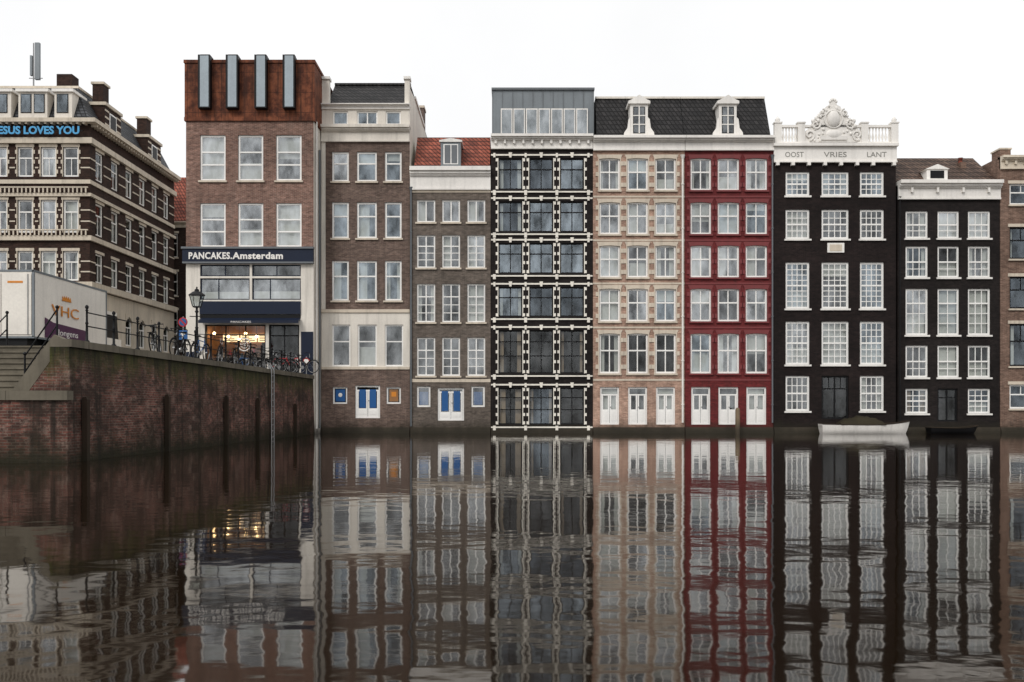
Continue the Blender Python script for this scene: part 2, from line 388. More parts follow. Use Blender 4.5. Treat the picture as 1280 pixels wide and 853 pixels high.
        if lint:
            q=MB(s.T)
            if arch:
                n=8; bot=[(x0+(x1-x0)*i/n,z1-arch*(1-math.sin(math.pi*i/n))) for i in range(n+1)]
                q.prism(bot+[(x1+.06,z1+.01),(x1+.14,z1+.2),(x0-.14,z1+.2),(x0-.06,z1+.01)],y-.035,y+rec+.01,lint)
            else: q.box(x0-.1,x1+.1,y-.05,y+.02,z1+.003,z1+.18,lint)
            q.build('lintel',wo)
        if key:
            q=MB(s.T); xm=(x0+x1)/2; q.prism([(xm-.06,z1+.02),(xm+.06,z1+.02),(xm+.1,z1+.3),(xm-.1,z1+.3)],y-.12,y-.003,key); q.build('keystone',wo)
        if sur:
            for sx in (-1,1):
                q=MB(s.T); xe=x0 if sx<0 else x1; P=[(xe,z0)]; H2=z1-z0
                for k in range(blocks):
                    c=z0+H2*(k+.5)/blocks if blocks<4 else z0+.1+(H2-.2)*k/(blocks-1); hb=.12 if blocks<4 else .085
                    P+=[(xe+sx*sw[0],c-hb),(xe+sx*sw[1],c-hb),(xe+sx*sw[1],c+hb),(xe+sx*sw[0],c+hb)]
                P=[(xe+sx*.002,z0),(xe+sx*sw[0],z0)]+P[1:]+[(xe+sx*sw[0],z1),(xe+sx*.002,z1)]
                if sx<0: P=P[::-1]
                q.prism(P,y-.04,y+.02,sur); q.build('jamb',wo)
        return wo
    def door(s,x0,x1,z0,z1,leaf,frame=None,glass=None,gf=.45,leaves=2,top=.2,curt=None):
        frame=frame or M['frame']; glass=glass or M['g_mid']
        wo=s.win(x0,x1,z0,z1,frame,glass,tr=(1-top,),mull=(),name='door',curt=curt)
        y=s.y; fw=.09; q=MB(s.T); n=leaves; ix0,ix1=x0+fw,x1-fw; zt=z0+(z1-z0)*(1-top)-.02
        for k in range(n):
            a=ix0+(ix1-ix0)*k/n+.012; b=ix0+(ix1-ix0)*(k+1)/n-.012; zm=z0+(zt-z0)*(1-gf)
            q=MB(s.T)
            q.box(a,b,y+.09,y+.128,z0+fw+.003,zm,leaf); q.box(a+.1,b-.1,y+.075,y+.09,z0+fw+.12,zm-.1,leaf)
            q.box(a,a+.08,y+.09,y+.128,zm,zt,leaf); q.box(b-.08,b,y+.09,y+.128,zm,zt,leaf); q.box(a+.08,b-.08,y+.09,y+.128,zt-.08,zt,leaf)
            q.build('door_leaf',wo)
        k=MB(s.T); xm=(x0+x1)/2+.06; k.cyl((xm,y+.03,z0+1.0),(xm,y+.09,z0+1.0),.03,.03,M['steel']); k.build('handle',wo)
        return wo
    def part(s,name,fn,label=None):
        mb=MB(s.T); fn(mb); return mb.build(name,s.root,label)
    def band(s,z0,z1,pr,mat,x0=None,x1=None):
        s.part('band',lambda m:m.box(s.x0+.004 if x0 is None else x0,s.x1-.004 if x1 is None else x1,s.y-pr,s.y-.003,z0,z1,mat))
    def cornice(s,z0,z1,mat,proj=.4,dent=.55,ext=.0,name='cornice'):
        def fn(m):
            y=s.y;H=z1-z0;a,b=s.x0-ext,s.x1+ext
            m.box(a,b,y-proj*.25,y+.1,z0+H*.1,z0+H*.62,mat); m.box(a,b,y-proj*.34,y+.1,z0,z0+H*.1,mat)
            m.box(a,b,y-proj*.5,y+.1,z0+H*.62,z0+H*.7,mat); m.box(a,b,y-proj*.72,y+.12,z0+H*.7,z0+H*.82,mat); m.box(a,b,y-proj,y+.3,z0+H*.82,z1,mat)
            if dent:
                n=int((b-a)/dent)
                for i in range(n):
                    c=a+(i+.5)*(b-a)/n; m.box(c-.06,c+.06,y-proj*.55,y-proj*.25,z0+H*.36,z0+H*.62,mat)
        s.part(name,fn)
    def plinth(s,z1=.5,mat=None):
        def fn(m):
            mat_=mat or M['plinth']; a,b=s.x0+.01,s.x1-.01; zz=min(z1,.34)
            m.box(a,b,s.y-.12,s.y-.003,-.8,zz*.5,mat_); m.box(a,b,s.y-.06,s.y-.003,zz*.5,zz,mat_)
        s.part('plinth',fn)
    def pipe(s,px,z0,z1,mat,r=.05):
        x=WX(px,s.y)
        def fn(m):
            m.tube([(x,s.y-.1,z0),(x,s.y-.1,z1)],r,mat,8); m.cyl((x,s.y-.1,z1),(x,s.y-.1,z1+.25),r,r*2.4,mat,8)
            z=z0+1
            while z<z1: m.cyl((x,s.y-.1,z),(x,s.y-.1,z+.06),r*1.5,r*1.5,mat,8); z+=2.5
        s.part('drainpipe',fn)
def zr(a,b,y=0): return WZ(b,y),WZ(a,y)
def pick(*o): return random.choice(o)
G=.012

# ================= brown brick house
h=House('canal_house','narrow brown brick canal house with white ground floor front',WX(401.5)+G,WX(512.5)-G,0,16)
for (a,b) in ((190,227),(253,298),(326,376)):
    z0,z1=zr(a,b)
    for c in ((415,436),(446,471),(481,502)): h.win(WX(c[0]),WX(c[1]),z0,z1,glass=pick(M['g_blue'],M['g_hi'],M['g_blue']),tr=(.62,),sill=M['stone'],curt=pick(None,'side','blind','half'),fw=.1)
z0,z1=zr(406,458)
for c in ((415,438),(447,471),(481,504)): h.win(WX(c[0]),WX(c[1]),z0,z1,glass=M['g_mid'],tr=(.6,),curt=pick(None,'low',None),fw=.08)
z0,z1=zr(139,156)
for c in ((416,435),(446,472),(482,501)): h.win(WX(c[0]),WX(c[1]),z0,z1,glass=M['g_blue'],fw=.08,mull=(.5,) if c[0]==446 else ())
z0,z1=zr(484,505)
h.win(WX(416),WX(434),z0,z1,glass=M['g_lo'],fw=.08)
h.win(WX(483),WX(501),z0,z1,glass=M['g_lo'],fw=.08)
def fn(m): m.box(WX(419),WX(431),.115,.125,WZ(502),WZ(487),M['blue']); m.ball((WX(425),.11,WZ(494)),.12,M['white'],1,.1,1)
h.part('window_poster',fn,'blue poster with white disc in the window')
def fn(m): m.box(WX(486.5),WX(497.5),.115,.125,WZ(502),WZ(487),M['shopwall']); m.box(WX(489),WX(495),.108,.115,WZ(496),WZ(490),M['orange'])
h.part('window_poster',fn,'orange brown poster in the small window')
h.door(WX(444),WX(475),WZ(523),WZ(482),M['frame'],glass=M['g_mid'],gf=.65,top=.12)
for a,b in ((449,457),(462,470)): h.part('door_poster',lambda m:m.box(WX(a),WX(b),.07,.1,WZ(510),WZ(487),M['blue']),'blue poster in the door pane')
h.walls([(-.8,WZ(460),M['bbrick']),(WZ(460),WZ(388),M['offwhite']),(WZ(388),WZ(178),M['bbrick']),(WZ(178),WZ(133),M['offwhite'])],side=M['offwhite'])
h.cornice(WZ(178),WZ(158),M['offwhite'],.45,0)
h.cornice(WZ(137),WZ(131),M['white'],.3,0,name='eaves_gutter')
h.band(WZ(391),WZ(387),.08,M['stone']); h.band(WZ(462),WZ(459),.06,M['stone']); h.band(WZ(387)+.01,WZ(178)-.01,.05,M['offwhite'],x1=WX(407))
def fn(m):
    z0=WZ(132);z1=WZ(103,2)
    m.add([(h.x0+.3,.1,z0),(h.x1-.2,.1,z0),(h.x1-.2,2.6,z1),(h.x0+.3,2.6,z1),(h.x1-.2,16,z1),(h.x0+.3,16,z1)],((0,1,2,3),(3,2,4,5)),M['darktile'])
    m.box(h.x0+.3,h.x1-.2,2.5,2.7,z1,z1+.12,M['darktile'])
h.part('roof',fn)
for xa,xb in ((h.x0+.02,h.x0+.42),(h.x1-.3,h.x1-.02)):
    def fn(m):
        zt=WZ(99); m.box(xa,xb,.05,.5,WZ(158),zt,M['offwhite']); m.box(xa-.05,xb+.05,-.05,.6,zt,zt+.15,M['white'])
    h.part('gable_parapet',fn)
def fn(m):
    m.add([(h.x1-.02,.5,WZ(133)-.4),(h.x1-.02,16,WZ(133)-.4),(h.x1-.02,16,WZ(103)),(h.x1-.02,3,WZ(103)),(h.x1-.02,.5,WZ(108))],((0,1,2,3,4),),M['offwhite'])
    m.box(h.x1-.3,h.x1+.06,3,9,WZ(103),WZ(103)+.15,M['white'])
h.part('side_parapet',fn)
def fn(m):
    x=h.x1-.5; m.box(x-.5,x+.4,10,11.2,WZ(120),WZ(103)+1.6,M['bbrick']); m.box(x-.55,x+.45,9.95,11.25,WZ(103)+1.6,WZ(103)+1.75,M['stone'])
h.part('chimney',fn)
h.plinth(.7); h.pipe(514,.4,WZ(240),M['greyframe'])

# ================= taupe
h=House('canal_house','low taupe brick canal house with orange tiled roof and dormer',WX(512.5)+G,WX(613.5)-G,0,12)
for i,(a,b) in enumerate(((250,278),(294,335),(355,403),(422,470))):
    z0,z1=zr(a,b)
    for c in ((521,544),(552.5,575),(584,606.5)):
        h.win(WX(c[0]),WX(c[1]),z0,z1,glass=pick(M['g_mid'],M['g_hi']),tr=(.68,) if i else (),secs=((2,3),(2,1)) if i else ((2,1),),mull=(.5,),curt=pick('full','side','low',None,None,'half'),sill=M['stone'],fw=.08)
z0,z1=zr(483,509)
for c in ((521,538),(589,606)): h.win(WX(c[0]),WX(c[1]),z0,z1,glass=M['g_mid'],fw=.09)
for c in ((524,535),(592,603)): h.part('window_poster',lambda m:m.box(WX(c[0]),WX(c[1]),.135,.142,WZ(506),WZ(490),M['blue']),'blue poster in the small window')
h.door(WX(547),WX(580),WZ(526),WZ(485),M['frame'],gf=.7,top=.1)
for a,b in ((552,560),(567,575)): h.part('door_poster',lambda m:m.box(WX(a),WX(b),.07,.1,WZ(514),WZ(489),M['blue']),'blue panel behind the door glass')
h.walls([(-.8,WZ(236),M['cbrick']),(WZ(236),WZ(210),M['white'])])
h.cornice(WZ(238),WZ(210),M['white'],.45,.0)
h.band(WZ(241),WZ(238),.05,M['stone']); h.band(WZ(478),WZ(474),.03,M['stone'])
def fn(m):
    z0=WZ(211);z1=WZ(172,2.2); a,b=h.x0+.2,h.x1-.05
    m.add([(a,.05,z0),(b,.05,z0),(b,2.2,z1),(a,2.2,z1),(b,12,z0),(a,12,z0)],((0,1,2,3),(3,2,4,5)),M['redtile'])
    m.face([(a,0.05,z0),(a,2.2,z1),(a,12,z0)],M['offwhite']); m.face([(b,0.05,z0),(b,2.2,z1),(b,12,z0)],M['offwhite'])
rf=h.part('roof',fn)
d=MB(); xa,xb=WX(551),WX(576); za,zb=WZ(209),WZ(178)
d.box(xa,xb,-.02,1.8,za,zb,M['zinc']); d.prism([(xa-.08,zb),(xb+.08,zb),(xb+.08,zb+.1),((xa+xb)/2,zb+.22),(xa-.08,zb+.1)],-.1,1.8,M['white'])
d.box(xa+.15,xb-.15,-.04,-.025,za+.15,zb-.12,M['frame'])
for k in range(2):
    u=xa+.2+k*(xb-xa-.36)/2; d.box(u+.02,u+(xb-xa-.4)/2-.02,-.055,-.042,za+.2,zb-.17,M['greyframe'])
d.build('dormer',rf)
h.plinth(.6)

# ================= black ornate
h=House('canal_house','tall black canal house with white banding and zinc penthouse',WX(613.5)+G,WX(741)-G,0,12)
cols=[(623,653),(661.5,691.5),(700,730)]; rows=[(198,237),(252,290),(304,342),(359,396),(413,467),(485,531)]
for i,(a,b) in enumerate(rows):
    z0,z1=zr(a,b)
    for c in cols:
        h.win(WX(c[0]),WX(c[1]),z0,z1,frame=M['darkframe'],glass=pick(M['g_blue'],M['g_dblue'],M['g_blue']) if i<4 else pick(M['g_lo'],M['g_dblue']),tr=(.66,) if i<4 else (.4,.75),secs=((2,1),(2,1)),mull=(.5,),fw=.07,mw=.05,curt=pick(None,None,'side') if i<4 else pick(None,None,'warm'),sur=M['dwhite'],blocks=4 if b-a<45 else 5,sw=(.045,.15),key=M['dwhite'])
h.walls([(-.8,WZ(170),M['dblack'])])
h.cornice(WZ(187),WZ(170),M['white'],.5,.5,ext=.0)
for a,b in rows:
    zt=WZ(a)+.13; zb=WZ(b)-.12
    h.band(zt+.0,zt+.09,.06,M['dwhite'])
    def fn(m):
        m.box(h.x0+.004,h.x1-.004,-.09,-.003,zb-.07,zb+.01,M['dwhite'])
        for v in (618,657,696,735.5):
            x=WX(v); m.box(x-.08,x+.08,-.12,-.003,zb-.22,zb+.06,M['dwhite']); m.box(x-.06,x+.06,-.11,-.003,zt-.1,zt+.14,M['dwhite'])
    h.part('sill_band',fn)
def fn(m):
    y=1.0; xa,xb=WX(615.5,y),WX(742,y); z0=WZ(172);z1=WZ(113,y); z=M['zinc']
    m.box(xa,xb,y,y+8,z0-.3,z1,z); m.box(xa-.05,xb+.05,y-.12,y+8,z1,z1+.12,M['greyframe'])
    for i in range(11): 
        x=xa+(xb-xa)*i/10; m.box(x-.02,x+.02,y-.03,y,z0,z1,M['greyframe'])
pent=h.part('penthouse',fn)
y=.9
for i in range(7):
    ro=MB(); a=WX(626+i*15.7,y);b=WX(626+i*15.7+14.6,y); zc=WZ(136,y); ro.box(a,b,y-.03,y+.03,WZ(169,y),zc,M['white']); ro.box(a+.06,b-.06,y-.04,y-.031,WZ(168.5,y),zc-.07,M['greyframe']); ro.face([(a+.06,y-.045,WZ(168.5,y)),(b-.06,y-.045,WZ(168.5,y)),(b-.06,y-.045,zc-.07),(a+.06,y-.045,zc-.07)],M['g_hi'])
    ro.build('penthouse_window',pent)
h.plinth(.55)

# ================= tan + red
def house_ef(px0,px1,cols,mat,tr,label):
    h=House('canal_house',label,WX(px0)+G,WX(px1)-G,0,12)
    rows=[(198,238),(253,293),(307,347),(361,402),(417,467)]
    red=px0>800
    for i,(a,b) in enumerate(rows):
        z0,z1=zr(a,b)
        for j,c in enumerate(cols):
            lo=(i==4 and not red)
            h.win(WX(c[0]),WX(c[1]),z0,z1,glass=M['g_lo'] if lo else pick(M['g_hi'],M['g_hi'],M['g_blue'],M['g_mid']),tr=(.58,),secs=((2,1),(2,1)),fw=.1,curt=pick('full','side','low','blind',None,'half') if not lo else pick(None,None,'side'),sill=tr,lint=tr,arch=.05,sur=tr,blocks=3,mw=.06)
    z0,z1=zr(484,531)
    for c in cols: h.door(WX(c[0]+1),WX(c[1]-1),z0,z1,M['frame'],gf=.5,top=.18,curt='full' if random.random()<.6 else None)
    h.walls([(-.8,WZ(172),mat)])
    h.cornice(WZ(189),WZ(172),M['white'],.5,0)
    for a in (246,300.5,354.5,409.5,475): h.band(WZ(a+1.2),WZ(a-1.0),.025,tr)
    h.plinth(.5)
    def fn(m):
        z0=WZ(172)+.02; z1=WZ(124,1.6); a=h.x0+(0 if red else .25); b=h.x1-(.1 if red else 0)
        m.add([(a,.15,z0),(b,.15,z0),(b,1.6,z1),(a,1.6,z1),(a,12,z1),(a,12,z0),(b,12,z0),(b,12,z1)],((0,1,2,3),(0,3,4,5),(1,6,7,2),(3,2,7,4)),M['darktile'])
        m.box(a,b,1.5,1.75,z1,z1+.12,M['offwhite'])
    rf=h.part('roof',fn)
    pc=910 if red else 799
    d=MB(); xa,xb=WX(pc-11),WX(pc+11); za,zb=WZ(171),WZ(130); xc=(xa+xb)/2; w=M['white']
    d.box(xa,xb,.05,2.2,za,zb,w)
    d.prism([(xa-.12,zb),(xb+.12,zb),(xb+.12,zb+.15),(xb-.05,zb+.22),(xc,zb+.5),(xa+.05,zb+.22),(xa-.12,zb+.15)],-.08,2.3,w)
    for sg,xe in ((-1,xa),(1,xb)):
        pr=[(xe,za),(xe+sg*.38,za),(xe+sg*.34,za+.25),(xe+sg*.16,za+.5),(xe+sg*.1,za+1.0),(xe,za+1.1)]
        d.prism(pr if sg>0 else pr[::-1],.0,.2,w)
    dm=d.build('dormer',rf)
    g=MB(); g.box(xa+.16,xb-.16,.03,.045,za+.2,zb-.15,M['darkframe']); g.face([(xa+.2,.02,za+.24),(xb-.2,.02,za+.24),(xb-.2,.02,zb-.2),(xa+.2,.02,zb-.2)],M['g_mid'])
    g.box(xc-.03,xc+.03,-.01,.02,za+.2,zb-.15,w); 
    for q in (.33,.66): zz=za+.2+(zb-za-.35)*q; g.box(xa+.16,xb-.16,-.008,.02,zz-.025,zz+.025,w)
    g.build('dormer_window',dm)
    return h
h=house_ef(741,856,[(749,775),(784,810),(819,845)],M['tan'],M['stone'],'tan brick canal house with pale stone trim and white dormer')
h.pipe(853,.6,WZ(200),M['white'],.06)
h=house_ef(856,967,[(863,889),(897,924),(932,959)],M['red'],M['redstone'],'dark red painted canal house with white sash windows')
h.pipe(965,.6,WZ(200),M['greyframe'],.05)

# ================= black with crest
h=House('canal_house','black canal house with white balustrade and carved crest',WX(967)+G,WX(1120)-G,0,13)
cols=[(982,1012),(1027,1061),(1075,1105)]
for i,(a,b) in enumerate(((215,245),(262,299),(328,386),(402,456),(470,514))):
    z0,z1=zr(a,b)
    for j,c in enumerate(cols):
        if i==4 and j==1:
            h.win(WX(c[0]),WX(c[1]),WZ(524),z1,glass=M['g_lo'],tr=(.72,),mull=(.5,),frame=M['darkframe'],secs=((2,1),(4,1)),name='door',fw=.1); continue
        h.win(WX(c[0]),WX(c[1]),z0,z1,glass=pick(M['g_mid'],M['g_hi'],M['g_blue'],M['g_mid']),tr=(.5,),secs=((4,{0:2,1:2,2:4,3:3,4:2}[i]),)*2,curt=pick('full',None,'side','blind','low','half',None),fw=.11,mw=.042,sill=M['white'])
h.walls([(-.8,WZ(200),M['gblack'])])
h.x0-=.02;h.x1+=.02
def fn(m):
    w=M['white']; m.box(h.x0,h.x1,-.12,13,WZ(202),WZ(184),w); m.box(h.x0-.05,h.x1+.05,-.3,.3,WZ(184),WZ(180.5),w); m.box(h.x0,h.x1,-.2,.1,WZ(204),WZ(202)-.004,w)
    for px in (971,990,1010,1030,1050,1070,1090,1116): m.box(WX(px)-.09,WX(px)+.09,-.26,.1,WZ(208),WZ(204)-.004,w)
h.part('frieze',fn)
for tx,px,w in (('OOST',993,1.05),('VRIES',1044,1.3),('LANT',1096,1.1)):
    text(tx,.42,M['letter'],'lettering',h.root,(WX(px,-.12),-.13,WZ(196.5,-.12)),w,.006,.0)
h.part('rail',lambda m:m.box(h.x0+.05,h.x1-.05,-.12,.12,WZ(160),WZ(157),M['white'])); h.part('balustrade_base',lambda m:m.box(h.x0+.05,h.x1-.05,-.12,.12,WZ(180.5),WZ(178),M['white']))
for px in (972,1117.5,1001,1080): 
    def fn(m):
        m.box(WX(px)-.2,WX(px)+.2,-.16,.16,WZ(180.5),WZ(155),M['white']); m.box(WX(px)-.24,WX(px)+.24,-.2,.2,WZ(155),WZ(153.5),M['white'])
        if px in(972,1117.5): m.lathe((WX(px),0,WZ(153.5)),[(.1,0),(.16,.15),(.05,.3),(.001,.36)],M['white'],10)
    h.part('balustrade_pier',fn)
for r in ((977,996),(1085,1113)):
    n=int((r[1]-r[0])/3.6)
    for i in range(n):
        x=WX(r[0]+(i+.5)*(r[1]-r[0])/n); h.part('baluster',lambda m:m.lathe((x,0,WZ(178)),[(.05,0),(.035,.08),(.075,.28),(.03,.55),(.05,.7),(.05,.82)],M['white'],8))
def fn(m):
    w=M['white']; cx=WX(1041)
    rnd=random.Random(3)
    sil=[(-36,181),(-36,168),(-33,163),(-29,160),(-27,155),(-24,154),(-21,149),(-17,147),(-15,141),(-11,139),(-9,134),(-5,132),(-3,128),(0,126)]
    P=[(cx+a/22.0,WZ(b)) for a,b in sil]+[(cx-a/22.0,WZ(b)) for a,b in sil[-2::-1]]
    m.prism(P[::-1],-.08,.14,w)
    P2=[(cx+(x-cx)*.84,WZ(181)+(z-WZ(181))*.88) for x,z in P]; m.prism(P2[::-1],-.12,-.081,w)
    def spiral(cx0,cz0,r0,turns,sg,th,a0=0):
        pts=[]
        n=18
        for i in range(n+1):
            a=a0+sg*turns*2*math.pi*i/n; r=r0*(1-.75*i/n); pts.append((cx0+r*math.cos(a),-.13,cz0+r*math.sin(a)))
        m.tube(pts,th,w,6)
    m.ball((cx,-.12,WZ(150)),.42,w,.9,.5,1.2,14); m.ring((cx,-.13,WZ(150)),.5,.06,w)
    m.ball((cx,-.1,WZ(169)),.3,w,1.7,.5,1); m.box(cx-.75,cx+.75,-.2,-.12,WZ(176),WZ(171),w)
    for sg in (-1,1):
        spiral(cx+sg*1.0,WZ(157),.3,1.3,sg,.06,math.pi/2); spiral(cx+sg*.62,WZ(142),.22,1.3,sg,.05,math.pi/2)
        spiral(cx+sg*1.35,WZ(170),.3,1.2,-sg,.06,-math.pi/2)
        for k in range(22):
            u=rnd.random(); x=cx+sg*(.15+1.15*u); z=WZ(131)-u*1.15+rnd.uniform(-.25,.05); m.ball((x,-.12+rnd.uniform(-.04,.04),z),rnd.uniform(.05,.11),w,1,.7,1.2,7)
        for k in range(10): m.ball((cx+sg*rnd.uniform(.4,1.5),-.13,WZ(rnd.uniform(162,177))),rnd.uniform(.05,.1),w,1,.6,1,7)
    for k in range(5):
        a=math.radians(30+30*k); m.ball((cx+.2*math.cos(a),-.06,WZ(130)+.22*math.sin(a)),.08,w,1,.8,1.3,7)
h.part('carved_crest',fn)
def fn(m): m.box(WX(1034),WX(1055),-.05,-.003,WZ(316),WZ(304),M['white']); m.box(WX(1037),WX(1052),-.07,-.05,WZ(314),WZ(306),M['stone'])
h.part('stone_plaque',fn)
h.x0+=.02;h.x1-=.02
h.plinth(.6)

# ================= small black
h=House('canal_house','small black canal house with brown tiled roof and white cornice',WX(1122)+G,WX(1250)-G,0,12)
cols=[(1132,1160),(1172,1199),(1210,1238)]
for i,(a,b) in enumerate(((264,298),(308,347),(361,419),(432,472),(486,517))):
    z0,z1=zr(a,b)
    for j,c in enumerate(cols):
        nx=3 if j!=1 else 2
        if i==4 and j==1: h.win(WX(1172),WX(1197),WZ(527),z1,frame=M['darkframe'],glass=M['g_lo'],tr=(.75,),mull=(.5,),name='door'); continue
        h.win(WX(c[0]),WX(c[1]),z0,z1,glass=pick(M['g_mid'],M['g_lo'],M['g_dblue'],M['g_hi']),tr=(.5,) if i!=2 else (.7,),secs=((nx,3 if i==2 else 2),(nx,1 if i<4 else 2)),curt=pick('full','side',None,'warm','low',None),fw=.1,sill=M['white'])
h.walls([(-.8,WZ(232),M['dblack'])])
h.cornice(WZ(250),WZ(227),M['white'],.5,1.2)
def fn(m):
    z0=WZ(228);z1=WZ(198,2)
    m.add([(h.x0,.1,z0),(h.x1,.1,z0),(h.x1-.6,2,z1),(h.x0,2,z1),(h.x1,12,z0),(h.x1-.6,11,z1),(h.x0,11,z1)],((0,1,2,3),(1,4,5,2),(3,2,5,6)),M['browntile'])
rf=h.part('roof',fn)
d=MB(); xa,xb=WX(1158),WX(1184); za,zb=WZ(226),WZ(212)
d.box(xa,xb,-.05,1.8,za,zb,M['white']); d.prism([(xa-.1,zb),(xb+.1,zb),((xa+xb)/2,zb+.28)],-.12,1.8,M['white']); d.box(xa+.2,xb-.2,-.07,-.052,za+.12,zb-.08,M['darkframe']); d.build('dormer',rf)
d=MB(); d.box(WX(1213),WX(1220),1.2,2,WZ(222),WZ(196),M['ibrick']); d.lathe((WX(1216.5),1.6,WZ(196)),[(.12,0),(.12,.3),(.16,.32)],M['redtile'],8); d.build('chimney',rf)
h.plinth(.55); h.pipe(1124,.6,WZ(252),M['iron'],.04)

# ================= brick at the end
h=House('canal_house','russet brick canal house with cream cornice',WX(1250)+G,WX(1390),0,12)
for i,(a,b) in enumerate(((230,256),(284,324),(346,386),(405,458),(481,511))):
    z0,z1=zr(a,b)
    for c in ((1262,1292),(1306,1336),(1350,1380)): h.win(WX(c[0]),WX(c[1]),z0,z1,frame=M['frame'] if i in(0,4) else M['darkframe'],glass=M['g_dblue'],tr=(.6,),secs=((1,1),(2,1)),sill=M['stone'],lint=M['stone'],curt=pick(None,'side'))
h.walls([(-.8,WZ(196),M['ibrick'])]); h.cornice(WZ(212),WZ(196),M['cream'],.4,.5); h.plinth(.7)
def fn(m):
    m.box(h.x0+.1,h.x0+.7,.2,1.2,WZ(196),WZ(186),M['ibrick']); m.box(h.x0+.05,h.x0+.75,.15,1.25,WZ(186),WZ(184),M['stone'])
h.part('chimney',fn)

# ================= corner shop building
Y=-2.0
h=House('corner_house','reddish brick house with rusty steel top floor and navy shopfront',WX(232.5,Y),WX(392,Y),Y,10)
for (a,b) in ((169,226),(254,309)):
    z0,z1=zr(a,b,Y)
    for c in ((250,282),(297.5,329),(345,377)):
        h.win(WX(c[0],Y),WX(c[1],Y),z0,z1,glass=M['g_hi'],tr=(.34,.64),fw=.1,curt=pick('full','blind','full','low'),sill=M['stone'])
def pw(a,b,c,d,**k): return h.win(WX(a,Y),WX(b,Y),WZ(d,Y),WZ(c,Y),**k)
for a,b in ((250,312),(315,376)):
    pw(a,b,331,345.5,glass=M['g_mid'],frame=M['navy'],fw=.06,mull=(.5,)); pw(a,b,348,375,glass=M['g_hi'],frame=M['navy'],fw=.06,mull=(.36,),curt='low')
zb=3.25; zt=WZ(406,Y)
h.win(WX(256,Y),WX(332,Y),zb+.25,zt,glass=M['g_lo'],frame=M['darkframe'],mull=(.33,.67),tr=(.8,),name='shop_window',fw=.07,noroom=True)
h.win(WX(336,Y),WX(374,Y),zb,zt,glass=M['g_lo'],frame=M['darkframe'],mull=(.5,),tr=(.8,),name='door',fw=.08)
h.walls([(-1,3.25,M['offwhite']),(3.25,WZ(328,Y),M['offwhite']),(WZ(328,Y),WZ(150,Y),M['panc'])],side=M['offwhite'])
x0,x1=WX(256,Y),WX(332,Y); z0=zb;z1=zt; y0,y1=Y+.31,Y+3
def fn(m):
    w=M['shopwall']
    m.face([(x0,y1,z0),(x1,y1,z0),(x1,y1,z1+.3),(x0,y1,z1+.3)],w); m.face([(x0,y0,z0),(x0,y1,z0),(x0,y1,z1+.3),(x0,y0,z1+.3)],w); m.face([(x1,y0,z0),(x1,y0,z1+.3),(x1,y1,z1+.3),(x1,y1,z0)],w)
    m.face([(x0,y0,z1+.3),(x0,y1,z1+.3),(x1,y1,z1+.3),(x1,y0,z1+.3)],w); m.face([(x0,y0,z0+.01),(x1,y0,z0+.01),(x1,y1,z0+.01),(x0,y1,z0+.01)],M['wood'])
h.part('shop_interior',fn)
h.part('shop_counter',lambda m:m.box(x0+.3,x1-.8,Y+1.6,Y+2.2,z0+.02,z0+1.05,M['wood']))
h.part('shop_cabinet',lambda m:m.box(x1-.7,x1-.1,Y+1.9,Y+2.5,z0+.02,z0+1.9,M['darkframe']))
for k in range(3):
    def fn(m):
        a=x0+.15+k*(x1-x0-.3)/3; b=a+(x1-x0-.3)/3-.1; m.box(a,b,y1-.1,y1-.02,z1-.75,z1-.3,M['addedglow'])
        for q in range(4): m.box(a+.08,b-.08*(1+q%3*2),y1-.115,y1-.101,z1-.7+q*.1,z1-.65+q*.1,M['wood'])
    h.part('added_glow_board',fn)  # invented glowing boards, added to light the back wall
for k in range(9):
    xx=x0+.25+k*.34
    h.part('shelf_goods',lambda m:m.lathe((xx,y1-.2,z0+1.05+(k%3)*.16),[(.1,0),(.11,.15),(.06,.24),(.05,.3),(.001,.31)],(M['white'],M['signred'],M['curtain2'],M['blue'])[k%4],8))
for k in range(6):
    x=x0+(k+.5)*(x1-x0)/6+.08*(k%2); yy=Y+.8+.5*(k%3)
    def fn(m): m.ball((x,yy,zt-.42-.14*(k%3)),.075,M['lamp'],n=8); m.cyl((x,yy,zt-.34-.14*(k%3)),(x,yy,zt+.3),.012,.012,M['iron'],5)
    h.part('pendant_lamp',fn)
def fn(m):
    cx,cz=WX(305,Y),WZ(431,Y)
    m.ring((cx,Y+.06,cz),.34,.04,M['white']); m.ring((cx,Y+.06,cz),.2,.02,M['white'])
    for k in range(4): a=k*math.pi/4; m.cyl((cx-.2*math.cos(a),Y+.05,cz-.2*math.sin(a)),(cx+.2*math.cos(a),Y+.05,cz+.2*math.sin(a)),.018,.018,M['white'],5)
h.part('shop_emblem',fn,'round white emblem on the shop window')
def fn(m):
    a,b=WX(229.5,Y),WX(392.5,Y)
    m.box(a,b,Y-.22,Y-.003,WZ(328,Y),WZ(312,Y),M['navy']); m.box(a-.05,b+.03,Y-.3,Y-.003,WZ(312,Y),WZ(309.5,Y),M['greyframe']); m.box(a,b,Y-.24,Y-.003,WZ(330,Y),WZ(328,Y),M['greyframe'])
h.part('shop_sign',fn)
text('PANCAKES.',.5,M['white'],'sign_lettering',h.root,(WX(264.5,Y),Y-.235,WZ(324.5,Y)),2.36,.012,.016,sp=1.08)
text('Amsterdam',.5,M['white'],'sign_lettering',h.root,(WX(323.5,Y),Y-.235,WZ(324.5,Y)),2.76,.012,.016,sp=1.08)
h.part('fascia',lambda m:m.box(WX(250,Y),WX(376,Y),Y-.08,Y-.003,WZ(393,Y),WZ(377,Y),M['navy']))
h.part('panel',lambda m:m.box(WX(250,Y),WX(376,Y),Y-.03,Y-.003,WZ(398,Y),WZ(393.3,Y),M['darkframe']))
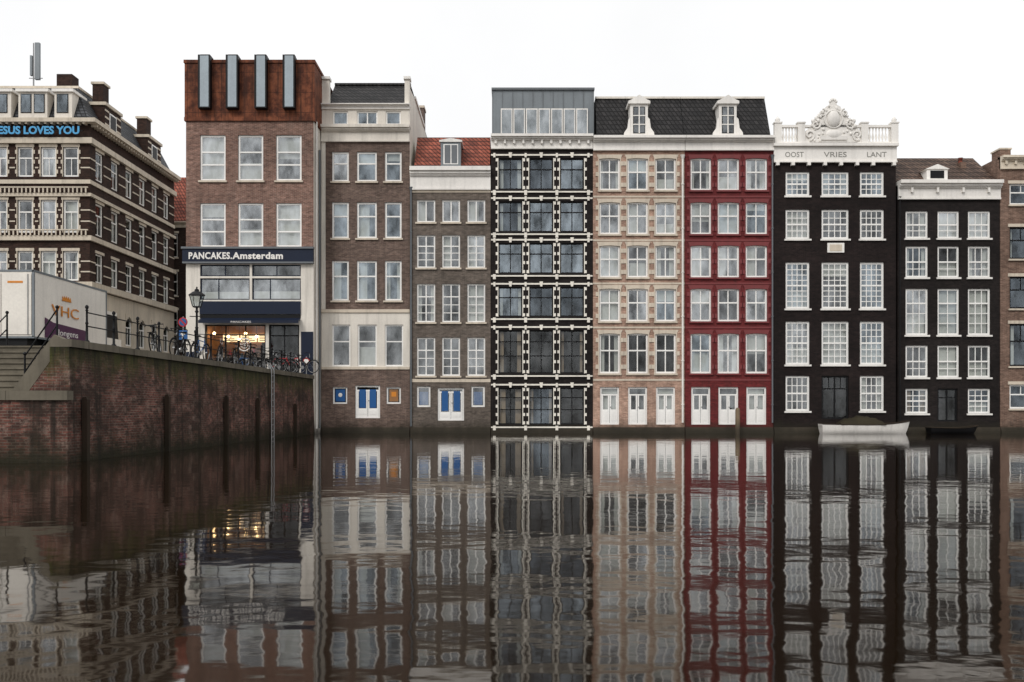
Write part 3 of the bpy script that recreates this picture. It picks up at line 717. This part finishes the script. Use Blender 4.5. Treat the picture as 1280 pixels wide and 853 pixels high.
def fn(m):
    a,b=WX(252,Y),WX(376,Y); z1=WZ(398,Y);z0=WZ(402,Y)
    m.add([(a,Y-.1,z1),(b,Y-.1,z1),(b,Y-.6,z0),(a,Y-.6,z0),(a,Y-.1,z0),(b,Y-.1,z0),(a,Y-.6,z0-.14),(b,Y-.6,z0-.14)],((0,3,2,1),(0,4,3),(1,2,5),(3,6,7,2)),M['navy'])
h.part('awning',fn)
for a,b,q in ((376.5,391.5,415),(233,249,440)): h.part('side_panel',lambda m:m.box(WX(a,Y),WX(b,Y),Y-.06,Y-.003,3.26,WZ(q,Y),M['navy']))
text('PANCAKES',.15,M['white'],'awning_lettering',h.root,(WX(305,Y),Y-.62,WZ(402,Y)-.13),1.1,.006)
def fn(m):
    a,b=WX(232,Y)-.03,WX(393.5,Y); z0,z1=WZ(150,Y),WZ(77,Y)
    m.box(a,b,Y-.08,Y+8,z0,z1,M['rust']); m.box(a-.04,b+.04,Y-.14,Y+8.05,z1-.12,z1+.05,M['rust']); m.box(a-.02,b+.02,Y-.11,Y+8.02,z0-.08,z0+.12,M['rust'])
top=h.part('rust_steel_storey',fn)
for px in (258,292.5,328,363):
    m=MB(); a,b=WX(px-7.5,Y),WX(px+7.5,Y); z0,z1=WZ(138,Y),WZ(72,Y)
    m.box(a,b,Y-.45,Y-.081,z0,z1,M['darkframe']); m.box(a+.12,b-.07,Y-.47,Y-.451,z0+.06,z1-.06,M['fin']); m.box(a+.1,b-.06,Y-.3,Y+.4,z1,z1+.06,M['darkframe'])
    m.build('glass_fin',top)
x=WX(392,Y)+.03
for dy,mt,zz in ((.4,'white',150),(1.3,'greyframe',180)):
    m=MB(); m.tube([(x+.05,Y+dy,.3),(x+.05,Y+dy,WZ(zz,Y))],.055,M[mt],8); m.build('drainpipe',h.root)

# ================= Hotel on the square
HYY=6.0; XC=WX(112,HYY)
h=House('hotel_building','dark brick corner hotel with cream bands and mansard roof',XC-16,XC,HYY,15.5,cat='hotel',group=None)
def py(p): return WZ(p,HYY)
rowsH=[(184,221),(250,291),(314,351)]
fcols=[c for c in [(22,41),(51,70),(79,98),(-10,9),(-40,-21),(-70,-51),(-100,-81),(-130,-111),(-160,-141)] if WX(c[0],HYY)>h.x0+.3]
for a,b in rowsH:
    for c in fcols:
        h.win(WX(c[0],HYY),WX(c[1],HYY),py(b),py(a),glass=pick(M['g_mid'],M['g_hi']),tr=(.65,),secs=((2,1),(1,1)),curt=pick('full','side',None,None),fw=.1,sur=M['cream'],sw=(.05,.14),lint=M['cream'])
for c in fcols:
    h.win(WX(c[0],HYY),WX(c[1],HYY),py(425),py(380),glass=M['g_lo'],tr=(.7,),lint=M['cream'],arch=.4)
h.walls([(3.1,py(362),M['cream']),(py(362),py(150),M['hotelbrick'])],side=M['hotelbrick'],back=False,right=False)
zt=py(150)
def Tside(u,v,z): return (XC-v,u,z)
hs=House('x','',HYY,HYY+15.5,0,.2,T=Tside,root=h.root)
for r,(a,b) in enumerate(rowsH+[(385,425)]):
    for k in range(6):
        u=HYY+.9+k*2.45
        hs.win(u,u+1.15,py(b),py(a),glass=M['g_mid'] if r<3 else M['g_lo'],tr=(.65,),secs=((2,1),(1,1)),curt=pick('full','side',None,None) if r<3 else None,fw=.1,room=.5,lint=M['cream'],arch=.0 if r<3 else .4)
mb=MB(Tside); hs.facade(mb,3.1,py(362),M['cream']); hs.facade(mb,py(362),zt,M['hotelbrick']); mb.build('side_wall',h.root)
e=sorted([(WX(q[0],HYY)-.15,WX(q[1],HYY)+.15) for q in fcols])
cM=M['cream']
for (a,b,pr) in ((173,180,.22),(225,230,.08),(242,246,.16),(295,301,.18),(353,361,.28),(197,198.6,.03),(209,210.6,.03),(262,263.6,.03),(276,277.6,.03),(326,327.6,.03),(339,340.6,.03)):
    z0,z1=py(b),py(a)
    if pr>=.05:
        def fn(m):
            m.box(h.x0,XC+pr,HYY-pr,HYY-.003,z0,z1,cM); m.box(XC+.003,XC+pr,HYY-.001,HYY+15.5,z0,z1,cM)
        h.part('stone_band',fn)
    else:
        cur=h.x0
        for q in e+[(XC+pr,0)]:
            if q[0]>WX(-70,HYY): h.part('stone_band',lambda m:m.box(cur,q[0],HYY-pr,HYY-.003,z0,z1,cM))
            cur=q[1]
        cur=HYY-.001
        for kk in range(7):
            u=HYY+.9+kk*2.45 if kk<6 else HYY+15.55; h.part('stone_band',lambda m:m.box(XC+.003,XC+pr,cur,u-.05,z0,z1,cM)); cur=u+1.2
def fn(m):
    c=M['cream']
    m.box(h.x0,XC+.55,HYY-.5,HYY+.2,py(155),py(150),c); m.box(XC+.02,XC+.55,HYY+.201,HYY+15.5,py(155),py(150),c)
    n=40
    for i in range(n): 
        x=h.x0+(i+.5)*16/n; m.box(x-.07,x+.07,HYY-.42,HYY-.003,py(157),py(155),c)
    for i in range(36):
        u=HYY+(i+.5)*15.5/36; m.box(XC+.02,XC+.42,u-.07,u+.07,py(158),py(155),c)
h.part('cornice',fn)
for p in (242,295):
    def fn(m):
        c=M['cream']; z=py(p)
        for i in range(60):
            x=h.x0+(i+.5)*16/60; m.box(x-.04,x+.04,HYY-.28,HYY-.22,z,z+.3,c)
        m.box(h.x0,XC,HYY-.3,HYY-.2,z+.3,z+.37,c)
    h.part('balcony_balustrade',fn)
def fn(m):
    z0=zt+.01; z1=WZ(112,HYY+1.5); s=M['slate']; a,b=h.x0,XC; y0,y1=HYY,HYY+15.5
    m.add([(a,y0,z0),(b,y0,z0),(b-1.3,y0+1.3,z1),(a,y0+1.3,z1),(b,y1,z0),(b-1.3,y1,z1),(a,y1,z1)],((0,1,2,3),(1,4,5,2),(3,2,5,6)),s)
    m.box(a,b-1.25,y0+1.25,y0+1.45,z1,z1+.15,M['cream']); m.box(b-1.45,b-1.25,y0+1.45,y1,z1,z1+.15,M['cream'])
rf=h.part('mansard_roof',fn)
for pc,w in ((42,18),(80,11),(4,11),(-35,18),(-80,12)):
    d=MB(); xa,xb=WX(pc-w,HYY),WX(pc+w,HYY); za=py(148);zb_=py(116)
    d.box(xa,xb,HYY-.1,HYY+1.8,za,zb_,M['offwhite']); d.box(xa-.12,xb+.12,HYY-.25,HYY+1.8,zb_,zb_+.18,M['white'])
    n=2 if w>14 else 1
    for k in range(n):
        u0=xa+.15+k*(xb-xa-.15)/n; u1=u0+(xb-xa-.3)/n-.08; d.box(u0,u1,HYY-.13,HYY-.101,za+.3,zb_-.12,M['darkframe']); d.face([(u0+.05,HYY-.14,za+.35),(u1-.05,HYY-.14,za+.35),(u1-.05,HYY-.14,zb_-.17),(u0+.05,HYY-.14,zb_-.17)],M['g_blue'])
    d.build('dormer',rf)
for yy in (HYY+2.2,HYY+9.8):
    d=MB()
    d.box(XC-.9,XC+.06,yy,yy+2.6,zt-.3,zt+1.6,M['hotelbrick']); d.box(XC-1,XC+.16,yy-.1,yy+2.7,zt+1.6,zt+1.8,M['cream'])
    d.box(XC-.8,XC-.1,yy+.1,yy+1.0,zt+1.8,zt+3.0,M['hotelbrick']); d.box(XC-.88,XC-.02,yy+.02,yy+1.08,zt+3.0,zt+3.15,M['cream'])
    d.box(XC+.061,XC+.09,yy+.7,yy+1.8,zt+.1,zt+1.3,M['frame']); d.box(XC+.091,XC+.1,yy+.8,yy+1.7,zt+.2,zt+1.2,M['darkframe'])
    for q in (.35,.8,1.25): d.box(XC+.061,XC+.075,yy,yy+.65,zt+q,zt+q+.12,M['cream']); d.box(XC+.061,XC+.075,yy+1.85,yy+2.6,zt+q,zt+q+.12,M['cream'])
    d.build('chimney_gable',rf)
d=MB(); d.box(XC-3,XC-2,HYY+2,HYY+3,zt+1.5,WZ(110,HYY+2)+.9,M['hotelbrick']); d.build('chimney',rf)
h.part('sign_rail',lambda m:m.box(h.x0+3,XC-.3,HYY-.38,HYY-.34,py(166),py(164.8),M['iron']))
text('JESUS LOVES YOU',.66,M['cyan'],'sign_lettering',h.root,(WX(50,HYY),HYY-.43,py(169.8)),(106/F)*62,.03,.022)
m=MB(); xm=WX(42,HYY+3)
m.cyl((xm,HYY+3,zt+1.5),(xm,HYY+3,WZ(54,HYY+3)),.06,.04,M['steel'],8); m.box(xm+.12,xm+.42,HYY+2.9,HYY+3.1,WZ(100,HYY+3),WZ(54,HYY+3),M['zinc']); m.box(xm-.2,xm-.06,HYY+2.9,HYY+3.1,WZ(95,HYY+3),WZ(70,HYY+3),M['zinc'])
m.tube([(xm-.3,HYY+3,WZ(98,HYY+3)),(xm+.6,HYY+3,WZ(98,HYY+3))],.03,M['steel'])
m.build('roof_antenna',rf)

# back house
h=House('brick_house','sooty brick house with orange tiled roof in the side street',-31,-17,23,12,group=None)
for p in ((292,322),(340,370),(388,418)):
    for k in range(6):
        x=-30+k*2.1; h.win(x,x+1.1,WZ(p[1],23),WZ(p[0],23),glass=M['g_mid'],tr=(.6,),lint=M['cream'],sill=M['cream'])
h.walls([(3.1,WZ(280,23),M['backbrick'])]); h.cornice(WZ(285,23),WZ(278,23),M['cream'],.4,0)
h.part('roof',lambda m:m.add([(-31,23,WZ(279,23)),(-17,23,WZ(279,23)),(-17,26,WZ(222,26)),(-31,26,WZ(222,26)),(-17,35,WZ(279,23)),(-31,35,WZ(279,23))],((0,1,2,3),(3,2,4,5)),M['redtile']))

# ================= Ground, quay
ZG=3.2
def st(m,name): return m.build(name,None,None,{'kind':'structure'})
m=MB(); m.face([(-11.75,-29.9,ZG),(-11.0,-1.9,ZG),(-11.0,.9,ZG),(400,.9,ZG),(400,500,ZG),(-400,500,ZG),(-400,-27.4,ZG),(-12.85,-27.4,ZG),(-12.0,-29.9,ZG)],M['asphalt']); st(m,'street')
m=MB(); m.face([(-1500,-1500,0),(1500,-1500,0),(1500,40,0),(-1500,40,0)],M['water']); st(m,'water')
q=empty('quay_wall',(-11.3,-16,0),'mossy red brick quay wall with stone coping above the water','quay wall')
m=MB(); A=(-11.6,-30.2);B=(-10.9,-2.0); n=60
rows=[[],[]]
for i in range(n+1):
    t=i/n; x=A[0]+(B[0]-A[0])*t; y=A[1]+(B[1]-A[1])*t; rows[0].append((x+.12,y,-1)); rows[1].append((x,y,ZG-.18))
m.grid(rows,M['quay'],False)
m.face([(-11.48,-30.2,-1),(-11.6,-30.2,ZG-.18),(-12.1,-30.2,ZG-.18),(-12.1,-30.2,-1)],M['quay'])
m.face([(-10.9,-2.0,-1),(-10.9,-2.0,ZG-.18),(-18,-2.0,ZG-.18),(-18,-2.0,-1)],M['quay'])
m.box(-40,-11.5,-30.5,-30.204,-1,1.62,M['quay']); m.box(-40,-12.15,-30.2,-27.5,-1,1.62,M['quay'])
m.prism([(-12.75,1.7),(-11.62,1.7),(-11.62,ZG-.1),(-11.9,ZG-.1)],-30.18,-29.95,M['quay'])
m.face([(-12.0,-29.95,1.8),(-12.85,-27.4,1.8),(-12.85,-27.4,ZG),(-12.0,-29.95,ZG)],M['quay'])
m.face([(-400,-27.4,-1),(-17.2,-27.4,-1),(-17.2,-27.4,ZG),(-400,-27.4,ZG)],M['quay'])
m.build('brickwork',q)
for i in range(28):
    t0,t1=i/28,(i+1)/28-.0004; a=(A[0]+(B[0]-A[0])*t0,A[1]+(B[1]-A[1])*t0); b=(A[0]+(B[0]-A[0])*t1,A[1]+(B[1]-A[1])*t1)
    j=random.uniform(-.012,.012); k=random.uniform(-.01,.015)
    P=[(a[0]-.5,a[1]),(a[0]+.07+k,a[1]),(b[0]+.07+k,b[1]-.01),(b[0]-.5,b[1]-.01)]
    m=MB(); m.add([(x,y,ZG-.18) for x,y in P]+[(x,y,ZG+.02+j) for x,y in P],((4,5,6,7),(0,1,5,4),(1,2,6,5),(2,3,7,6),(3,0,4,7)),M['coping']); m.build('coping_stone',q)
for i in range(18):
    m=MB(); m.box(-40+i*1.585,-40+(i+1)*1.585-.01,-30.58,-30.205,1.62,1.86+random.uniform(-.006,.006),M['coping']); m.build('coping_stone',q)
m=MB(); m.box(-40,-12.9,-30.2,-27.45,1.62,1.855,M['coping']); m.build('landing_slab',q)
m=MB(); m.prism([(-13.1,1.87),(-12.65,1.87),(-11.7,ZG+.0),(-12.0,ZG+.14)],-30.19,-29.85,M['coping']); m.build('sloping_coping',q)
for k in range(8):
    m=MB(); m.box(-17.2,-12.95,-29.85+k*.3,-27.42,1.862+k*.168,1.86+(k+1)*.168,M['coping']); m.box(-17.2,-12.95,-29.89+k*.3,-29.851+k*.3,1.86+(k+1)*.168-.05,1.858+(k+1)*.168,M['coping']); m.build('step',q)
first=None
for i,pxx in enumerate((100,203,278,318,365)):
    for k in range(400):
        t=k/400; X=A[0]+(B[0]-A[0])*t; yy=A[1]+(B[1]-A[1])*t
        if 640+X*F/(yy-CY)>=pxx: break
    if first is None:
        m=MB(); m.box(-.07,.07,-.09,.09,-1,1.7,M['wood']); m.prism([(-.07,1.7),(.07,1.7),(.03,1.78),(-.05,1.76)],-.09,.09,M['wood'])
        first=m.build('mooring_post',None,'dark timber fender post against the brick quay',{'category':'post','group':'timber fender posts along the quay'},origin=(0,0,0)); ob=first
    else: ob=first.copy(); COL.objects.link(ob)
    ob.location=(X+.16,yy,random.uniform(-.15,.15))
l=empty('quay_ladder',(-10.85,-10.9,0),'steel ladder fixed to the brick quay wall','ladder')
X=-11.1+.15; yl=-10.9
for d in (-.22,.22):
    m=MB(); m.tube([(X,yl+d,-.3),(X,yl+d,3.15),(X-.2,yl+d,3.5)],.035,M['steel'],6); m.build('rail',l)
for k in range(11):
    m=MB(); m.cyl((X,yl-.22,.1+k*.28),(X,yl+.22,.1+k*.28),.022,.022,M['steel'],6); m.build('rung',l)
r=empty('iron_railing',(-11.5,-16,ZG),'black iron railing with ball-topped posts along the quay edge','railing')
pts=[]
for k in range(15):
    t=.06+k/15.0*.93; X=A[0]+(B[0]-A[0])*t-.3; yy=A[1]+(B[1]-A[1])*t; pts.append((X,yy))
    m=MB(); m.lathe((X,yy,ZG),[(.08,0),(.08,.08),(.04,.12),(.034,.55),(.05,.58),(.032,.62),(.03,.92),(.05,.94),(.025,.97),(.055,1.01),(.05,1.06),(.001,1.1)],M['iron'],8); m.build('post',r)
for zz in (.88,.5):
    m=MB(); m.tube([(a[0],a[1],ZG+zz) for a in pts],.02,M['iron']); m.build('rail',r)
r=empty('stair_railing',(-14,-29,1.86),'black iron handrail beside the stone quay steps','railing')
def rails(seq,nm):
    for zz in (.92,.5):
        m=MB(); m.tube([(x,y,z+zz) for x,y,z in seq],.02,M['iron']); m.build(nm,r)
    for x,y,z in seq:
        m=MB(); m.cyl((x,y,z-.05),(x,y,z+.95),.03,.026,M['iron'],8); m.ball((x,y,z+.98),.05,M['iron']); m.build('post',r)
rails([(-12.85,-30.0,1.87),(-12.0,-30.0,3.1)],'rail'); rails([(-14.6,-29.7,1.87),(-14.6,-27.5,3.2)],'rail'); rails([(-17.3-2*k,-27.3,3.2) for k in range(6)],'rail')

# ================= street lamp
def street_lamp(loc,H):
    r=empty('street_lamp',loc,'old black iron street lamp with glass lantern on the quay','street lamp')
    x,y,z=loc
    m=MB(); m.lathe(loc,[(.2,0),(.2,.25),(.12,.35),(.12,.8),(.075,.9),(.06,1.6),(.075,1.65),(.05,1.7),(.045,H-1.0),(.09,H-.95),(.05,H-.9),(.05,H-.75)],M['iron'],12)
    m.tube([(x-.3,y,z+H-1.15),(x+.3,y,z+H-1.15)],.02,M['iron']); m.build('post',r)
    m=MB(); b,t=.14,.24; za,zb2=z+H-.72,z+H-.25
    for i in range(4):
        s=[(-1,-1),(1,-1),(1,1),(-1,1)]; p=s[i];q2=s[(i+1)%4]
        m.face([(x+p[0]*b,y+p[1]*b,za),(x+q2[0]*b,y+q2[1]*b,za),(x+q2[0]*t,y+q2[1]*t,zb2),(x+p[0]*t,y+p[1]*t,zb2)],M['g_hi'])
        m.cyl((x+p[0]*b,y+p[1]*b,za),(x+p[0]*t,y+p[1]*t,zb2),.018,.018,M['iron'],5)
    m.box(x-b,x+b,y-b,y+b,za-.05,za,M['iron']); m.build('lantern',r)
    m=MB(); m.lathe((x,y,zb2),[(.37,0),(.34,.03),(.18,.14),(.1,.17),(.1,.24),(.03,.28),(.04,.33),(.001,.38)],M['iron'],8); m.build('lantern_cap',r)
street_lamp((WX(246,-14),-14,ZG),WZ(362,-14)-ZG)
x,y=WX(229,-10),-10
r=empty('traffic_sign',(x,y,ZG),'grey pole with round no stopping sign and blue arrow sign','traffic sign')
m=MB(); m.cyl((x,y,ZG),(x,y,WZ(396,y)),.035,.035,M['steel'],8); m.build('pole',r)
m=MB(); zc=WZ(403,y); m.cyl((x,y-.05,zc),(x,y-.04,zc),.22,.22,M['signred'],20); m.cyl((x,y-.06,zc),(x,y-.05,zc),.17,.17,M['blue'],20)
m.prism([(x-.15,zc+.1),(x-.1,zc+.15),(x+.15,zc-.1),(x+.1,zc-.15)],y-.065,y-.06,M['signred']); m.build('round_sign',r)
m=MB(); zc=WZ(419,y); m.box(x-.22,x+.22,y-.05,y-.04,zc-.22,zc+.22,M['blue']); m.prism([(x-.04,zc-.16),(x+.04,zc-.16),(x+.04,zc+.02),(x+.12,zc+.02),(x,zc+.17),(x-.12,zc+.02),(x-.04,zc+.02)],y-.06,y-.05,M['white']); m.build('arrow_sign',r)
for px in (371,383):
    y=-3.1; x=WX(px,y); r=empty('traffic_sign',(x,y,ZG),'small round road sign on a thin grey pole','traffic sign','small round road signs')
    m=MB(); m.cyl((x,y,ZG),(x,y,ZG+1.0),.03,.03,M['steel'],8); m.build('pole',r)
    m=MB(); m.cyl((x,y-.05,ZG+.75),(x,y-.035,ZG+.75),.18,.18,M['signred'],18); m.cyl((x,y-.06,ZG+.75),(x,y-.05,ZG+.75),.13,.13,M['white'],18); m.build('round_sign',r)

# ================= truck
xr=WX(42,-17.5); yr=-17.5; L=6.9; Wd=2.5; zt=WZ(338,-17.5)
r=empty('delivery_truck',(xr-Wd/2,yr+L/2,ZG),'white box truck with orange lettering parked on the quay street','truck')
m=MB(); m.box(xr-Wd,xr,yr,yr+L,ZG+.95,zt,M['truckwhite'])
for zz in (ZG+.95,zt-.06): m.box(xr-Wd-.02,xr+.02,yr-.02,yr+L+.02,zz,zz+.08,M['zinc'])
for yy in (yr-.02,yr+L-.06): m.box(xr-.06,xr+.025,yy,yy+.08,ZG+1.0,zt,M['zinc'])
m.build('cargo_box',r)
for xa,xb in ((xr-Wd+.08,xr-Wd/2-.02),(xr-Wd/2+.02,xr-.08)):
    m=MB(); m.box(xa,xb,yr-.04,yr-.021,ZG+1.1,zt-.12,M['truckwhite']); m.cyl((xb-.12,yr-.06,ZG+1.1),(xb-.12,yr-.06,zt-.15),.018,.018,M['steel'],6); m.build('rear_door',r)
m=MB(); m.box(xr-Wd+.1,xr-.1,yr+L+.15,yr+L+2.0,ZG+.5,ZG+1.5,M['truckwhite']); m.prism([(xr-Wd+.12,ZG+1.5),(xr-.12,ZG+1.5),(xr-.2,ZG+2.6),(xr-Wd+.2,ZG+2.6)],yr+L+.2,yr+L+1.7,M['darkframe']); m.box(xr-Wd+.15,xr-.15,yr+L+.2,yr+L+1.6,ZG+2.6,ZG+2.75,M['truckwhite']); m.build('cab',r)
m=MB(); m.box(xr-Wd+.3,xr-.3,yr+.1,yr+L+.5,ZG+.6,ZG+.94,M['iron']); m.build('chassis',r)
for xx in (xr-.3,xr-Wd+.02):
    for yy in (yr+1.6,yr+L+.9):
        m=MB(); m.cyl((xx,yy,ZG+.47),(xx+.28,yy,ZG+.47),.47,.47,M['rubber'],20); m.cyl((xx-.01,yy,ZG+.47),(xx+.29,yy,ZG+.47),.25,.25,M['steel'],14); m.build('wheel',r)
Ts=lambda u,v,z:(-v,u,z)
text('VHC',.62,M['orange'],'side_lettering',r,(xr+.035,yr+2.7,ZG+2.02),2.5,.004,.0,T=Ts)
text('Jongens',.36,M['white'],'side_lettering',r,(xr+.04,yr+2.9,ZG+1.22),1.9,.004,.0,T=Ts)
m=MB(Ts); m.prism([(yr+.9,ZG+1.05),(yr+4.9,ZG+1.05),(yr+4.6,ZG+1.6),(yr+1.6,ZG+1.7),(yr+.9,ZG+1.85)],-xr-.03,-xr-.0205,M['purple']); m.build('purple_band',r)
m=MB(Ts)
P=[(yr+2.4,ZG+2.68)]
for k in range(5): u=yr+2.45+k*.18; P+=[(u,ZG+2.92-.02*abs(k-2)),(u+.09,ZG+2.78)]
P=P[:-1]+[(yr+3.25,ZG+2.68)]
m.prism(P[::-1],-xr-.03,-xr-.0205,M['orange']); m.build('crown_emblem',r)
m=MB(); m.box(xr-1.0,xr-.4,yr-.05,yr-.041,zt-.5,zt-.42,M['orange']); m.build('rear_marking',r)

# ================= bicycles
def bicycle(FR,label):
    r=empty('bicycle',(0,0,0),label,'bicycle','bicycles parked on the quay')
    for nm,cx in (('wheel',-.53),('wheel',.53)):
        m=MB(); m.ring((cx,0,.34),.325,.022,M['rubber'],n=24); m.ring((cx,0,.34),.3,.012,M['steel'],n=24)
        for k in range(10): a=math.pi*2*k/10; m.cyl((cx,0,.34),(cx+.3*math.cos(a),0,.34+.3*math.sin(a)),.003,.003,M['steel'],3,False)
        m.cyl((cx,-.04,.34),(cx,.04,.34),.03,.03,M['steel'],8); m.build(nm,r)
    m=MB(); b=(-.05,0,.3); s=(-.2,0,.78); hd=(.33,0,.82); hb=(.36,0,.66)
    for a,c in ((b,s),(b,hb),(s,(.345,0,.74)),(b,(-.53,0,.34)),(s,(-.53,0,.34)),(hd,hb)): m.cyl(a,c,.017,.017,FR,6)
    for dy in (-.04,.04): m.cyl((hb[0],dy,hb[2]),(.53,dy,.34),.011,.011,FR,6)
    m.cyl((-.05,-.03,.3),(-.05,.03,.3),.09,.09,M['steel'],12); m.box(-.72,-.3,-.07,.07,.7,.715,M['iron']); m.cyl((-.7,0,.7),(-.53,0,.34),.008,.008,M['iron'],5); m.build('frame',r)
    for cx in (-.53,.53): 
        m=MB(); pts=[(cx+.365*math.cos(a),0,.34+.365*math.sin(a)) for a in [math.radians(20+k*14) for k in range(11)]]; m.tube(pts,.014,M['iron'],5); m.build('mudguard',r)
    m=MB(); m.cyl((.33,0,.82),(.3,0,1.02),.014,.014,M['steel'],6); m.tube([(.12,-.3,1.0),(.25,-.28,1.04),(.3,-.1,1.04),(.3,.1,1.04),(.25,.28,1.04),(.12,.3,1.0)],.014,M['iron'],6); m.build('handlebar',r)
    m=MB(); m.cyl((-.2,0,.78),(-.23,0,.92),.014,.014,M['steel'],6); m.grid([[(-.36,-.09,.94),(-.36,.09,.94)],[(-.3,-.1,.97),(-.3,.1,.97)],[(-.12,-.03,.96),(-.12,.03,.96)],[(-.04,-.02,.94),(-.04,.02,.94)]],M['rubber']); m.box(-.34,-.06,-.04,.04,.92,.945,M['rubber']); m.build('saddle',r)
    return r
b0=bicycle(M['iron'],'black city bicycle parked on the quay')
places=[]
rb=random.Random(5)
for k,px in enumerate((266,280,292,306,318,327,338,350,362,379)):
    y=-5.0+rb.uniform(-.6,.9); places.append((WX(px,y),y,rb.choice((0,0,180,25,-30,160))+rb.uniform(-12,12)))
for k in range(8):
    t=.27+k*.078; places.append((A[0]+(B[0]-A[0])*t-.65,A[1]+(B[1]-A[1])*t,90+rb.uniform(-10,10)+(180 if k%2 else 0)))
b1=bicycle(M['blue'],'blue city bicycle parked on the quay')
b2=bicycle(M['signred'],'red city bicycle parked on the quay')
for i,(x,y,a) in enumerate(places):
    src=b0 if i not in (3,7,12) else (b1 if i!=7 else b2)
    rot=(math.radians(rb.uniform(-7,7)),0,math.radians(a)); loc=(x,y,ZG+.03)
    if i==0: b0.location=loc;b0.rotation_euler=rot
    elif i==3: b1.location=loc;b1.rotation_euler=rot
    elif i==7: b2.location=loc;b2.rotation_euler=rot
    else: copy_thing(src,loc,rot)

# ================= boats
def boat(px0,px1,y,hull,inner,fb,label,cover=True,B2=.62):
    x0,x1=WX(px0,y),WX(px1,y); L=x1-x0
    r=empty('moored_boat',((x0+x1)/2,y,0),label,'boat')
    m=MB(); rows=[]; N=18; gun=[[],[]]
    for i in range(N+1):
        t=i/N; b=B2*(max(0,math.sin(math.pi*min(1,(t*.86+.14))))**.55 if t<.999 else .02); b=max(b,.03); sh=fb*(.85+.4*max(0,(t-.45)/.55)**2+.12*(1-t)**2)
        x=x0+L*t
        e=.35*(t**6)*-1+.12*((1-t)**6)
        rows.append([(x,y-b,sh),(x+e*.3,y-b*.93,sh*.45),(x+e*.7,y-b*.7,-.05),(x+e,y,-.2),(x+e*.7,y+b*.7,-.05),(x+e*.3,y+b*.93,sh*.45),(x,y+b,sh)])
        gun[0].append((x,y-b,sh)); gun[1].append((x,y+b,sh))
    m.grid(rows,hull); m.face(list(rows[0]),hull); m.build('hull',r)
    for g in gun: m=MB(); m.tube(g,.028,inner,6); m.build('gunwale',r)
    m=MB(); m.grid([[(p[0],p[1]+.05,p[2]-.12),(q_[0],q_[1]-.05,q_[2]-.12)] for p,q_ in zip(gun[0][:-1],gun[1][:-1])],M['wood']); m.build('deck',r)
    if cover:
        m=MB(); rows=[]; rr=random.Random(2); N=22
        for i in range(N):
            t=i/(N-1); x=x0+L*(.2+.5*t); hh=.4*math.sin(math.pi*t)**.55*(1+.1*rr.uniform(-1,1)); rows.append([(x,y-B2*.95,fb-.08),(x,y-B2*.75,fb+hh*.55+rr.uniform(-.03,.03)),(x,y-.2,fb+hh*.9+rr.uniform(-.03,.03)),(x,y+.2,fb+hh+rr.uniform(-.03,.03)),(x,y+B2*.7,fb+hh*.6),(x,y+B2*.9,fb-.08)])
        m.grid(rows,M['boatcover']); m.build('canvas_cover',r)
    else:
        for t in (.3,.6): m=MB(); m.box(x0+L*t,x0+L*t+.25,y-.5,y+.5,fb-.08,fb-.04,M['wood']); m.build('thwart',r)
    return r
boat(1025,1137,-.85,M['white'],M['wood'],.56,'small white boat with brown canvas cover moored by the houses')
boat(1160,1222,-.8,M['darkframe'],M['wood'],.36,'low dark rowing boat moored by the black house',False)
m=MB(); x=WX(922,-.8); m.lathe((x,-.8,-1),[(.14,0),(.13,2.3),(.1,2.42),(.001,2.46)],M['postwood'],10); m.build('mooring_post',None,'pale timber mooring post standing in the water',{'category':'post'})

# ================= world, sun, camera
w=bpy.data.worlds.new('World'); scene.world=w; w.use_nodes=True; nt=w.node_tree; nt.nodes.clear()
out=nt.nodes.new('ShaderNodeOutputWorld'); bg=nt.nodes.new('ShaderNodeBackground'); sky=nt.nodes.new('ShaderNodeTexSky')
sky.sky_type='NISHITA'; sky.sun_disc=False; sky.sun_elevation=math.radians(40); sky.sun_rotation=math.radians(200)
tc=nt.nodes.new('ShaderNodeTexCoord'); nz=nt.nodes.new('ShaderNodeTexNoise'); nz.inputs['Scale'].default_value=2.2; nz.inputs['Detail'].default_value=5
nt.links.new(tc.outputs['Generated'],nz.inputs['Vector'])
mr=nt.nodes.new('ShaderNodeMapRange'); nt.links.new(nz.outputs['Fac'],mr.inputs[0]); mr.inputs[1].default_value=.3; mr.inputs[2].default_value=.7; mr.inputs[3].default_value=9.6; mr.inputs[4].default_value=11.0
cc=nt.nodes.new('ShaderNodeCombineColor')
for i in range(3): nt.links.new(mr.outputs[0],cc.inputs[i])
mx=nt.nodes.new('ShaderNodeMix'); mx.data_type='RGBA'; mx.inputs[0].default_value=.96
nt.links.new(sky.outputs[0],mx.inputs[6]); nt.links.new(cc.outputs[0],mx.inputs[7])
nt.links.new(mx.outputs[2],bg.inputs[0]); bg.inputs[1].default_value=.1; nt.links.new(bg.outputs[0],out.inputs[0])
sd=bpy.data.lights.new('sun','SUN'); sd.energy=1.5; sd.angle=math.radians(18); sd.color=(1,.97,.93)
so=bpy.data.objects.new('sun',sd); COL.objects.link(so); so.location=(-20,-60,60)
so.rotation_euler=Vector((.5,1,-.95)).to_track_quat('-Z','Y').to_euler()
cd=bpy.data.cameras.new('camera'); cam=bpy.data.objects.new('camera',cd); COL.objects.link(cam)
cam.location=(0,CY,CZ); cam.rotation_euler=(math.radians(90),0,0); cd.sensor_width=36; cd.lens=F/1280*36; cd.shift_y=(HY-426.5)/1280; cd.clip_end=5000; cd.clip_start=.1
scene.camera=cam
scene.view_settings.view_transform='Standard'; scene.view_settings.look='None'; scene.view_settings.exposure=0
